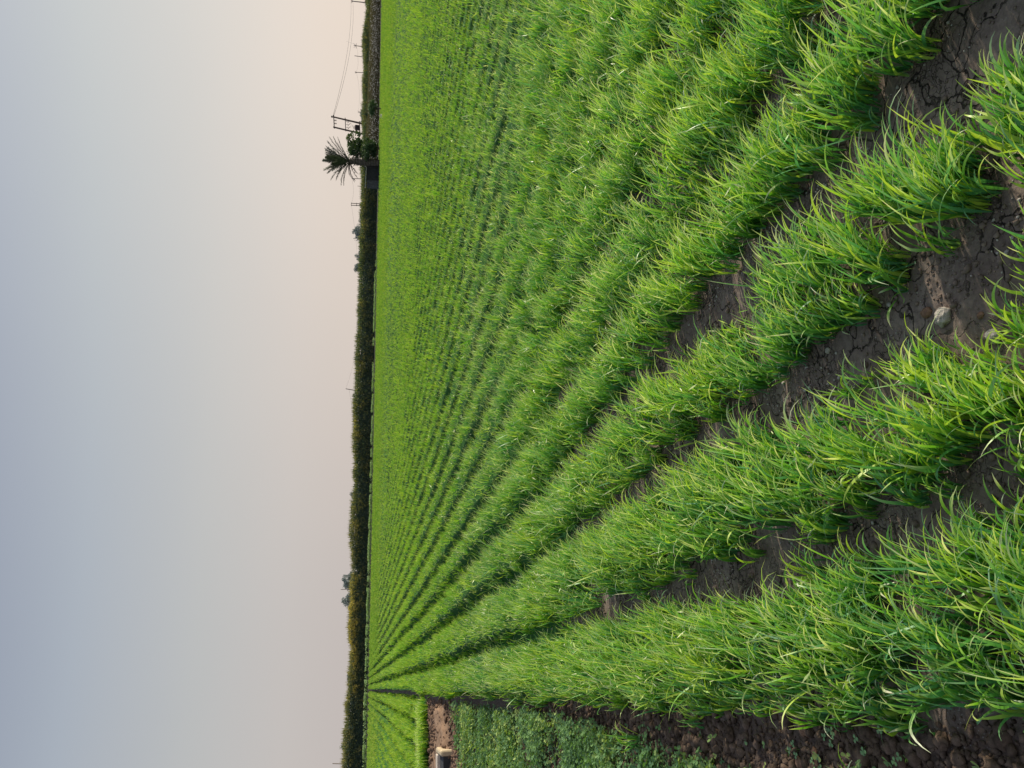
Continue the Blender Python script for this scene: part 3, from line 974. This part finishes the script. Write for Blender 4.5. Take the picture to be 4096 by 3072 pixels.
o = mesh_object('cotton_bolls', V, 3, F, M['boll'])
tag(o, 'white open cotton bolls dotted over the brown cotton plants', 'cotton bolls', None, 'stuff')


# ------------------------------------------------------------------ trees
def tree(name, px0, px1, xtop, dist, label, mat_leaf, cat='tree', group=None, base_z=0.0, leafn=900, gap=.5, trunk=True, lowx=None):
    """crown spanning px0..px1 (y in the frame), top at xtop, dist metres ahead"""
    pa = far(xtop, px0, dist); pb = far(xtop, px1, dist)
    w = abs(pa[0] - pb[0]); cx = (pa[0] + pb[0]) / 2; top = (pa[2] + pb[2]) / 2
    o = thing(name, (cx, dist, base_z), label, cat, group)
    low = far(lowx, (px0 + px1) / 2, dist)[2] if lowx else max(.2, top - max(w * .95, .55 * top))
    hh = (top - low) / 2; cz = low + hh
    nc = 26
    cl = []
    while len(cl) < nc:
        p = rng.uniform(-1, 1, 3)
        if .15 < (p ** 2).sum() < 1.0:
            cl.append(p * np.array([.8, .8, .8]))
    cl = np.array(cl)
    pts = []; gg = []
    for c in cl:
        m = int(leafn / nc * rng.uniform(.5, 1.5))
        q = rng.normal(0, 1, (m, 3)); q /= np.linalg.norm(q, axis=1)[:, None]
        q *= (rng.random(m) ** .4 * rng.uniform(.26, .44))[:, None]
        p = c + q
        pts.append(p); gg.append(.5 + .35 * p[:, 2] + .25 * p[:, 0])
    P = np.concatenate(pts); G = np.clip(np.concatenate(gg) + rng.normal(0, .1, len(P)), 0, 1)
    P = P * np.array([w / 2, w / 2, hh]) * (1.22 if dist > 200 else 1.0) + np.array([0, 0, cz - base_z])
    n = len(P)
    V, F, C = leaf_quads(P, rng.uniform(.03, .065, n) * w * gap * 2, .6, rng.random(n) * .8, G, rng.random(n) * .7)
    mesh_object('crown', V, 4, F, M[mat_leaf], C, smooth=False, parent=o)
    if trunk:
        mb = MB()
        r = max(.05, w * .03)
        mb.tube([(0, 0, -.1), (.05 * w, 0, (low) * .6 + .1), (0, 0, low + hh * .4), (-.03 * w, 0, low + hh * 1.2)], [r * 1.3, r, r * .8, r * .3], 7)
        for i in range(5):
            c = cl[i] * np.array([w / 2, w / 2, hh]) + np.array([0, 0, cz])
            mb.tube([(0, 0, low * .8 + hh * .2), tuple(c * np.array([.5, .5, 1]) * np.array([1, 1, .92])), tuple(c)], [r * .6, r * .4, r * .15], 5)
        mb.build('trunk', M['bark'] if dist < 150 else M['farpole'], o, smooth=True)
    return o


GT = 'hazy trees rising beyond the hedge crop'
FT = [(905, 968, 1414, 300, 'haze_leaf', 'large hazy dome shaped tree left of the small transformer poles'),
      (1008, 1046, 1423, 330, 'haze_leaf', 'small hazy tree, the middle one of three left of the palm'),
      (1048, 1092, 1419, 330, 'haze_leaf', 'small pointed hazy tree, leftmost of three left of the palm'),
      (870, 905, 1440, 380, 'haze_leaf2', 'low faint tree beside the large dome shaped hazy tree'),
      (1768, 1800, 1416, 420, 'haze_leaf2', 'low faint tree just left of a short dark pole'),
      (1868, 1915, 1415, 420, 'haze_leaf2', 'wide low faint tree between two gaps of the flowering hedge'),
      (1958, 2003, 1402, 400, 'haze_leaf2', 'pale rounded tree standing alone above the middle of the hedge'),
      (2015, 2050, 1416, 440, 'haze_leaf2', 'tiny faint treetop next to the pale rounded tree'),
      (2294, 2358, 1370, 330, 'haze_leaf', 'bluish round tree, right one of the pair beside the tall thin pole'),
      (2368, 2424, 1368, 330, 'haze_leaf', 'bluish green round tree, left one of the pair beside the tall thin pole'),
      (2482, 2518, 1396, 400, 'haze_leaf2', 'faint broken treetop near a faint pole'),
      (2618, 2652, 1396, 380, 'haze_leaf', 'grey treetop rising over yellow flowers, upper one of two'),
      (2655, 2682, 1399, 390, 'haze_leaf', 'small grey treetop next to a taller grey treetop'),
      (2692, 2728, 1387, 360, 'haze_leaf', 'grey two lobed treetop behind the brightest yellow flowers'),
      (2800, 2830, 1393, 420, 'haze_leaf2', 'faint treetop beside the faintest pole'),
      (2850, 2880, 1390, 420, 'haze_leaf2', 'low faint treetop between two other low treetops'),
      (2885, 2912, 1388, 400, 'haze_leaf2', 'small pointed faint treetop above the yellow flowers'),
      (2920, 2950, 1386, 400, 'haze_leaf2', 'pale treetop next to the dark green tree'),
      (405, 500, 1443, 420, 'haze_leaf2', 'very wide faint grove behind the transformer poles')]
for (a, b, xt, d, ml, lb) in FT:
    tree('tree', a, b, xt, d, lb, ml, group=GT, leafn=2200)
tree('tree', 2966, 3022, 1362, 170, 'dark green ragged tree rising above the hedge near its end', 'bush', leafn=700, gap=.6)
# beside the palm
tree('bush', 540, 648, 1441, 86, 'dense dark green bush at the foot of the palm', 'bush', 'bush', leafn=5200, gap=.34, trunk=True, lowx=1511)
tree('small_tree', 520, 642, 1383, 88, 'small tree with loose ragged leafy crown between palm and transformer poles', 'bush', leafn=1900, gap=.42, lowx=1462)
tree('bush', 395, 470, 1470, 82.5, 'rounded green bush growing in front of the cotton', 'bush', 'bush', leafn=2200, gap=.36, lowx=1512)


# ------------------------------------------------------------------ palm
def palm():
    d = 86.0
    b = far(1509, 652, d); top = far(1398, 646, d)
    base = np.array([b[0], d, 0.0])
    o = thing('date_palm', base, 'date palm with stout trunk and upright fronds behind the wheat', 'palm tree')
    mb = MB(base)
    hT = top[2]
    pts = []; rad = []
    for i in range(26):
        u = i / 25
        pts.append((b[0] + (top[0] - b[0]) * u, d, hT * u)); rad.append((.33 - .05 * u + (.05 if i % 2 else 0)) * (1 - .35 * max(0, u - .8) * 3))
    mb.tube(pts, rad, 12)
    mb.build('trunk', M['bark'], o)
    mb = MB(base)
    for i in range(46):                      # stubs of cut fronds
        u = .3 + .7 * i / 46; a = i * 2.4
        c = np.array([b[0] + (top[0] - b[0]) * u, d, hT * u]); dr = np.array([math.cos(a), math.sin(a), 1.0])
        mb.tube([c + dr * .22, c + dr * np.array([.5, .5, .42])], [.06, .02], 5)
    mb.build('frond_stub', M['bark'], o)
    apex = np.array([top[0], d, hT])
    sc = d / 3138.0

    def frond(hd, th0, bend, L, dead=False):
        n = 16; p = apex + np.array([math.cos(hd), math.sin(hd), 0]) * .12; pts = [p]; dirs = []
        for i in range(n):
            th = th0 + bend * ((i + 1) / n) ** 1.5
            dd = np.array([math.sin(th) * math.cos(hd), math.sin(th) * math.sin(hd), math.cos(th)]); dirs.append(dd)
            p = p + dd * L / n; pts.append(p)
        mb = MB(base); mb.tube(pts, [.035 * (1 - .8 * i / n) + .006 for i in range(n + 1)], 5, False)
        q = []
        side = np.array([-math.sin(hd), math.cos(hd), 0])
        m = 44
        for i in range(m):
            u = .12 + .86 * i / m
            if dead and random.random() < .55:
                continue
            k = min(n - 1, int(u * n)); p = pts[k] + (pts[k + 1] - pts[k]) * (u * n - k); dd = dirs[k]
            up = np.cross(dd, side)
            ll = (.42 * math.sin(PI * min(1, u * .85 + .12)) + .08) * (L / 2.6)
            for sg in (-1, 1):
                e = dd * .75 + side * sg * random.uniform(.45, .75) + up * random.uniform(-.35, .35)
                e = e / np.linalg.norm(e) * ll * random.uniform(.8, 1.15)
                w = np.cross(e, up); w = w / (np.linalg.norm(w) + 1e-6) * .032
                mb.add([p - w, p + e * .5 - w * .9, p + e, p + e * .5 + w * .9, p + w], [(0, 1, 2, 3, 4)])
        me_o = mb.build('dead_frond' if dead else 'frond', M['dead'] if dead else M['frond2'], o)
        if dead: me_o['label'] = 'bare drooping dry frond'
    for i in range(13):                                     # upright heart
        frond(random.uniform(0, 6.28), random.uniform(.03, .3), random.uniform(.1, .5), random.uniform(2.5, 3.1))
    for th, L, be in [(.42, 3.1, .35), (.55, 3.2, .3), (.68, 3.2, .3), (.8, 3.0, .3), (.92, 2.7, .35)]:
        frond(random.uniform(-.4, .4), th, be, L)            # to the right
    for th, L, be in [(.35, 2.9, .6), (.55, 2.9, .6), (.75, 2.8, .7), (.95, 2.7, .7), (1.1, 2.6, .6)]:
        frond(PI + random.uniform(-.4, .4), th, be, L)       # to the left
    for hd in (-1.6, 1.5, -2.1, 2.0):
        frond(hd, .5, .5, 2.6)
    for th, be, L in [(1.3, 1.2, 1.9), (1.6, .6, 2.2), (1.9, .4, 2.0), (1.5, .9, 2.3), (2.1, .3, 1.6)]:
        frond(PI + random.uniform(-.3, .3), th, be, L, True)
    for th, be, L in [(2.2, .6, 1.4), (2.5, .4, 1.5)]:
        frond(random.uniform(-.4, .4), th, be, L, True)


def leaf_plain(name, c):
    m, nt, out = mat(name)
    tc = N(nt, 'ShaderNodeTexCoord')
    cc = ramp(nt, noise(nt, 2.5, 3, .5, tc.outputs['Object']), [(.35, tuple(v * .6 for v in c)), (.7, tuple(v * 1.5 for v in c))])
    b = N(nt, 'ShaderNodeBsdfPrincipled'); nt.links.new(cc, b.inputs['Base Color']); b.inputs['Roughness'].default_value = .55
    tr = N(nt, 'ShaderNodeBsdfTranslucent'); nt.links.new(cc, tr.inputs[0])
    mx = N(nt, 'ShaderNodeMixShader'); mx.inputs[0].default_value = .2
    nt.links.new(b.outputs[0], mx.inputs[1]); nt.links.new(tr.outputs[0], mx.inputs[2]); nt.links.new(mx.outputs[0], out.inputs[0])
    return m


M['frond2'] = leaf_plain('palm leaflet', (.085, .10, .065))
palm()


def stick(name, pts, r, material, label, cat, group=None):
    b = np.array(pts[0], float)
    mb = MB(b); mb.tube(pts, r, 7)
    o = mb.build(name, material, smooth=True)
    return tag(o, label, cat, group)


G_ = 'props standing round the palm trunk'
for (xa, ya, xb, yb, lb) in [(1508, 640, 1408, 632, 'thin upright stick standing right of the palm trunk'),
                            (1508, 664, 1412, 660, 'thin upright stick standing close on the left of the palm trunk'),
                            (1508, 668, 1440, 668, 'shorter stick standing outermost left of the palm trunk')]:
    a = far(xa, ya, 85.4); b = far(xb, yb, 85.4); a[2] = 0
    stick('stick', [a, b], [.03, .02], M['iron'], lb, 'stick', G_)

# low wall and pipe
wl = far(1465, 748, 86.5); wm = far(1465, 722, 86.5); wr = far(1465, 662, 86.5)
o = thing('low_wall', ((wl[0] + wr[0]) / 2, 86.5, 0), 'low dark grey wall left of the palm behind the wheat', 'wall')
org = (float(wl[0] + wr[0]) / 2, 86.5, 0)
mb = MB(org); mb.box(((wm[0] + wr[0]) / 2, 86.7, wl[2] / 2 - .05), ((wr[0] - wm[0]) / 2, .35, wl[2] / 2 + .05)); mb.build('wall', M['darkwall_and_shade'], o, bevel=.03)
mb = MB(org); mb.box(((wl[0] + wm[0]) / 2 - .003, 86.62, wl[2] / 2 - .06), ((wm[0] - wl[0]) / 2, .42, wl[2] / 2)); mb.build('end_panel', M['greywall'], o, bevel=.03)['label'] = 'lighter grey end of the wall'
a = far(1461, 752, 86.0); b = far(1466, 668, 86.0); c = far(1459, 664, 86.0)
stick('water_pipe', [a, (a + b) / 2 + np.array([0, 0, .02]), b, c], .035, M['pipe'], 'thin white pipe running along the top of the low dark wall', 'pipe')


# ------------------------------------------------------------------ transformer poles
def hpole(): 
    d = 150.0
    P = lambda x, y: far(x, y, d)
    a1, a0 = P(1331, 467), P(1506, 509); b1, b0 = P(1333, 508), P(1500, 549)
    a0[2] = -.2; b0[2] = -.2
    base = (a0 + b0) / 2; base[2] = 0
    o = thing('transformer_structure', base, 'leaning two pole structure carrying an electric transformer beside the palm', 'transformer')
    for p, q in ((a0, a1), (b0, b1)):
        mb = MB(base); mb.tube([p, q], [.19, .14], 10); mb.build('pole', M['pole'], o, smooth=True)

    def on(p, q, x):                     # point of a pole at frame column x
        lo, hi = 0.0, 1.0
        for _ in range(40):
            m = (lo + hi) / 2; w = p + (q - p) * m; v = w - np.array([0, 0, EYE]); v = v / v[1]
            xx = 2048 - FPX * np.dot(v, Uv) / np.dot(v, Fv)
            if xx > x: lo = m
            else: hi = m
        return p + (q - p) * lo
    for x, r in ((1335, .09), (1381, .08), (1438, .09)):
        u, v = on(a0, a1, x), on(b0, b1, x + 2)
        e = (v - u) / np.linalg.norm(v - u)
        mb = MB(base); mb.tube([u - e * .3 + np.array([0, -.18, 0]), v + e * .3 + np.array([0, -.18, 0])], r, 6); mb.build('crossarm', M['iron'], o)
    u, v = on(a0, a1, 1335), on(b0, b1, 1337)
    for k in (.35, .65):
        c = u + (v - u) * k + np.array([0, -.18, -.1])
        mb = MB(base)
        for j in range(3):
            mb.tube([c + np.array([0, 0, -.14 * j]), c + np.array([0, 0, -.14 * j - .04]), c + np.array([0, 0, -.14 * j - .1])], [.07, .17, .07], 8)
        mb.build('insulator', M['ceramic'], o, smooth=True)
    mb = MB(base); mb.tube([a1 + np.array([0, 0, .05]), a1 + np.array([0, 0, .3])], [.22, .16], 8); mb.build('pole_cap', M['iron'], o)
    u, v = on(a0, a1, 1382), on(b0, b1, 1384)
    for k in (.2, .48, .78):
        c = u + (v - u) * k + np.array([0, -.2, -.1])
        mb = MB(base); mb.tube([c, c + np.array([-.05, 0, -.45]), c + np.array([.25, 0, -.75])], .045, 5); mb.tube([c + np.array([-.3, 0, -.3]), c + np.array([.0, 0, -.45])], .04, 5)
        mb.build('fuse_cutout', M['iron'], o)
    c = P(1429, 511)
    mb = MB(base); mb.box(c, (.42, .38, .42)); t_ = mb.build('transformer_tank', M['iron'], o, bevel=.05)
    mb = MB(base)
    for k in range(5):
        mb.box(c + np.array([-.36 + .18 * k, -.44, -.03]), (.025, .07, .34))
    f = mb.build('cooling_fin', M['iron'], t_)
    for k in (-.25, 0, .25):
        mb = MB(base); mb.tube([c + np.array([k, 0, .42]), c + np.array([k, 0, .55]), c + np.array([k, 0, .75])], [.09, .06, .03], 8); mb.build('bushing', M['ceramic'], t_)
    mb = MB(base); mb.tube([c + np.array([-.5, 0, .2]), c + np.array([-.75, 0, .35]), c + np.array([-.75, 0, .7])], .06, 6); mb.tube([c + np.array([-.95, 0, .7]), c + np.array([-.55, 0, .7])], .09, 8)
    mb.build('oil_tank', M['iron'], o)
    for k in (.25, .5, .75):
        p = u + (v - u) * k + np.array([0, -.2, -.8]); q = c + np.array([-.25 + .5 * (k - .25) * 2, 0, .7])
        mb = MB(base); mb.tube([p, (p + q) / 2 + np.array([.1, 0, -.15]), q], .015, 4); mb.build('cable', M['wire'], o)
    return a1, b1, P


HA, HB, _P = hpole()

# utility poles: (top x, top y, low x, low y, cross arm width, label)
UP = [(1404, 4, 1458, 10, 1.6, 'concrete utility pole at the right hand end of the cotton with bracket arms'),
      (1415, 182, 1450, 186, 1.9, 'utility pole with a wide crossarm, between the end pole and a bare pole'),
      (1418, 223, 1455, 228, 0, 'pale bare utility pole without crossarm beside the wide crossarm pole'),
      (1420, 289, 1455, 291, 1.0, 'utility pole with a forked top, nearest the transformer on its right'),
      (1432, 448, 1448, 449, 1.3, 'tiny far utility pole with cross brackets just right of the transformer poles'),
      (1407, 714, 1440, 715, 0, 'thin pole seen under the drooping dry fronds of the palm'),
      (1430, 744, 1442, 745, 0, 'shortest stub of pole just left of the low dark wall'),
      (1418, 1383, 1438, 1384, 0, 'short thin pole above the hedge right of the tall leaning pole'),
      (1383, 1555, 1429, 1563, 0, 'tall dark leaning pole rising above the middle of the hedge'),
      (1407, 1781, 1418, 1780, 0, 'short dark pole beside a low faint tree'),
      (1396, 2128, 1412, 2127, 0, 'short pole over the middle of the yellow flowers'),
      (1363, 2358, 1410, 2356, 0, 'tall thin pole standing between the pair of round trees'),
      (1385, 2468, 1410, 2467, 0, 'faint pole left of the pair of round trees'),
      (1373, 2818, 1400, 2818, 0, 'faintest short pole near the row of low treetops'),
      (1330, 3054, 1390, 3056, 0, 'grey pole at the left end of the hedge')]
tops = {}
for i, (xt, yt, xb, yb, arm, lb) in enumerate(UP):
    hzx = 1449 + (1536 - yt) * .0249
    d = min(420, 6.3 * 3138 / (hzx - xt))
    a = far(xt, yt, d); lo = far(xb, yb, d)
    k = (a[2] + .1) / max(.1, a[2] - lo[2])
    b = a + (lo - a) * k
    base = np.array([b[0], b[1], 0.0])
    o = thing('utility_pole', base, lb, 'utility pole', 'poles beyond the hedge crop')
    mb = MB(base); mb.tube([b, a], [.20, .13], 8); mb.build('shaft', M['farpole'] if i not in (8, 9) else M['iron'], o, smooth=True)
    if arm:
        mb = MB(base)
        z = a - np.array([0, 0, .9 if i else .6])
        if i in (1, 4):
            mb.tube([z - np.array([arm / 2, 0, 0]), z + np.array([arm / 2, 0, 0])], .07, 6)
        mb.tube([z, a + np.array([arm * .4, 0, .1])], .06, 5); mb.tube([z, a + np.array([-arm * .4, 0, .0])], .06, 5)
        mb.build('crossarm', M['farpole'], o)
    tops[i] = a


def wire(a, b, sag, label, r=.022):
    pts = []
    for i in range(21):
        u = i / 20; p = a + (b - a) * u; p = p - np.array([0, 0, sag * 4 * u * (1 - u)]); pts.append(p)
    mb = MB(pts[0]); mb.tube(pts, r, 4)
    tag(mb.build('overhead_wire', M['wire'], smooth=True), label, 'wire', 'overhead wires')


e0 = far(1395, -160, 250); e1 = far(1390, -400, 230)
wire(HA, tops[0], 1.0, 'upper wire from the transformer poles to the pole at the cotton end', .03)
wire(HA + np.array([.2, 0, -.2]), tops[0] + np.array([.6, 0, -.5]), 1.3, 'lower wire from the transformer poles to the pole at the cotton end', .03)
wire(tops[0], e0, .4, 'wire leaving the frame from the pole at the cotton end', .03)
wire(tops[1] - np.array([0, 0, .8]), e0 + np.array([0, 60, 2]), .6, 'wire from the wide crossarm pole towards the frame edge')
wire(tops[1] - np.array([0, 0, .8]), tops[2] - np.array([0, 0, 1.2]), .3, 'wire between the wide crossarm pole and the bare pole')
wire(tops[2] - np.array([0, 0, 1.2]), tops[3] - np.array([0, 0, .6]), .4, 'wire between the bare pole and the forked top pole')
wire(tops[3] - np.array([0, 0, .6]), tops[4], 1.0, 'wire from the forked top pole behind the transformer poles')
# small two pole structure further off
d = 330.0
a1, a0 = far(1405, 813, d), far(1450, 815, d); b1, b0 = far(1405, 821, d), far(1450, 822, d)
a0[2] = b0[2] = 0
base = (a0 + b0) / 2
o = thing('transformer_structure', base, 'small distant pair of poles with crossarms left of the palm', 'transformer')
for p, q in ((a0, a1), (b0, b1)):
    mb = MB(base); mb.tube([p, q], [.17, .14], 8); mb.build('pole', M['pole'], o, smooth=True)
for k in (1.0, .72):
    u = a0 + (a1 - a0) * k; v = b0 + (b1 - b0) * k
    mb = MB(base); mb.tube([u + np.array([.3, 0, 0]), v - np.array([.3, 0, 0])], .10, 6); mb.build('crossarm', M['iron'], o)
mb = MB(base); c = (a0 + (a1 - a0) * .52 + b0 + (b1 - b0) * .52) / 2; mb.box(c, (.4, .3, .45)); mb.build('transformer_tank', M['iron'], o, bevel=.05)
wire((a1 + b1) / 2, tops[5], .8, 'wire from the small distant pair of poles towards the palm')
wire((a1 + b1) / 2, tops[7], 2.5, 'long faint wire from the small distant pair of poles to the short thin pole')
wire(tops[7], tops[8], 1.0, 'faint wire between the short thin pole and the tall leaning pole')
wire(tops[8] - np.array([0, 0, 1.2]), tops[9], 1.0, 'faint wire from the tall leaning pole to the short dark pole')

# marker rag on a stick and a second stick in the wheat
p = at(1531, 474, .30); g0 = np.array([p[0] + .05, p[1], .1])
o = thing('marker_stick', (g0[0], g0[1], 0), 'dark leaning stick with a pale rag standing in the wheat before the transformer', 'marker')
b0 = np.array([0, 0, 0.0])
q1 = at(1523, 466, .45)
base = np.array([g0[0], g0[1], 0])
mb = MB(base); mb.tube([base, p, q1 + np.array([0, 0, .12])], .014, 6); mb.build('stick', M['iron'], o)
qq = q1 - base
cl = []
nx = 8
for i in range(nx):
    for j in range(nx):
        u = i / (nx - 1); v = j / (nx - 1)
        cl.append((qq[0] + .02 + .22 * u, qq[1] + .05 * math.sin(u * 6 + v * 2), qq[2] + .10 - .22 * v * (1 - .3 * u) - .05 * u))
fc = [(i * nx + j, i * nx + j + 1, (i + 1) * nx + j + 1, (i + 1) * nx + j) for i in range(nx - 1) for j in range(nx - 1)]
me = bpy.data.meshes.new('rag'); me.from_pydata(cl, [], fc); me.materials.append(M['rag'])
rg = bpy.data.objects.new('rag', me); COL.objects.link(rg); rg.parent = o
p = at(1517, 583, .2)
stick('stick', [np.array([p[0], p[1], 0]), p + np.array([.1, 0, .35])], .014, M['iron'], 'lone thin dark stick in the wheat in front of the dense bush', 'stick')

# ------------------------------------------------------------------ camera
cam = bpy.data.cameras.new('camera'); co = bpy.data.objects.new('camera', cam); COL.objects.link(co)
cam.sensor_fit = 'HORIZONTAL'; cam.sensor_width = 36; cam.lens = FPX / 4096 * 36
cam.clip_start = .05; cam.clip_end = 20000
from mathutils import Matrix
X = -Uv; Y = Rv; Z = -Fv            # the phone was held upright, the frame is stored on its side
co.matrix_world = Matrix(((X[0], Y[0], Z[0], 0), (X[1], Y[1], Z[1], 0), (X[2], Y[2], Z[2], EYE), (0, 0, 0, 1)))
bpy.context.scene.camera = co

# ------------------------------------------------------------------ light
SAZ = math.radians(66); SEL = math.radians(24)
sun = bpy.data.lights.new('sun', 'SUN'); so = bpy.data.objects.new('sun', sun); COL.objects.link(so)
sun.energy = 5.0; sun.angle = math.radians(2.0); sun.color = (1.0, .92, .74)
from mathutils import Vector
dvec = Vector((math.sin(SAZ) * math.cos(SEL), math.cos(SAZ) * math.cos(SEL), math.sin(SEL)))
so.rotation_euler = dvec.to_track_quat('Z', 'Y').to_euler()

w = bpy.data.worlds.new('World'); bpy.context.scene.world = w; w.use_nodes = True
nt = w.node_tree; nt.nodes.clear()
out = nt.nodes.new('ShaderNodeOutputWorld'); bg = nt.nodes.new('ShaderNodeBackground'); bg.inputs[1].default_value = .123
sky = nt.nodes.new('ShaderNodeTexSky'); sky.sky_type = 'NISHITA'; sky.sun_disc = False
sky.sun_elevation = SEL; sky.sun_rotation = SAZ; sky.dust_density = 4; sky.air_density = 1.2; sky.ozone_density = 2
tc = nt.nodes.new('ShaderNodeTexCoord')
sp = nt.nodes.new('ShaderNodeSeparateXYZ'); nt.links.new(tc.outputs['Generated'], sp.inputs[0])


def wr(fac, stops):
    return ramp(nt, fac, stops)


# haze of the evening air: paler and warmer low down and towards the sun
left = wr(sp.outputs[2], [(0, (4.7, 4.25, 4.05)), (.08, (4.65, 4.35, 4.2)), (.18, (4.1, 4.15, 4.15)), (.3, (3.25, 3.6, 4.1)), (.42, (2.25, 2.55, 3.3)), (1, (1.6, 2.2, 3.1))])
right = wr(sp.outputs[2], [(0, (7.1, 6.1, 5.25)), (.08, (6.6, 5.85, 5.25)), (.2, (5.5, 5.3, 5.0)), (.3, (4.75, 4.9, 4.85)), (.42, (3.7, 4.0, 4.55)), (1, (2.2, 2.8, 3.8))])
side = nt.nodes.new('ShaderNodeMapRange'); side.inputs[1].default_value = -.42; side.inputs[2].default_value = .5; side.interpolation_type = 'SMOOTHSTEP'
nt.links.new(sp.outputs[0], side.inputs[0])
hz = mixc(nt, side.outputs[0], left, right)
mp = nt.nodes.new('ShaderNodeMapping'); mp.inputs['Scale'].default_value = (1.2, 1.2, 2.6)
nt.links.new(tc.outputs['Generated'], mp.inputs[0])
cl = wr(noise(nt, 1.6, 4, .55, mp.outputs[0]), [(.3, (.985, .987, .99)), (.7, (1.015, 1.013, 1.01))])
hz = mixc(nt, 1.0, hz, cl, 'MULTIPLY')
c = mixc(nt, .93, sky.outputs[0], hz)
nt.links.new(c, bg.inputs[0]); nt.links.new(bg.outputs[0], out.inputs[0])

sc = bpy.context.scene
sc.view_settings.view_transform = 'Standard'; sc.view_settings.look = 'None'; sc.view_settings.exposure = 0
sc.render.resolution_x = 1024; sc.render.resolution_y = 768
sc.cycles.max_bounces = 8; sc.cycles.transparent_max_bounces = 4
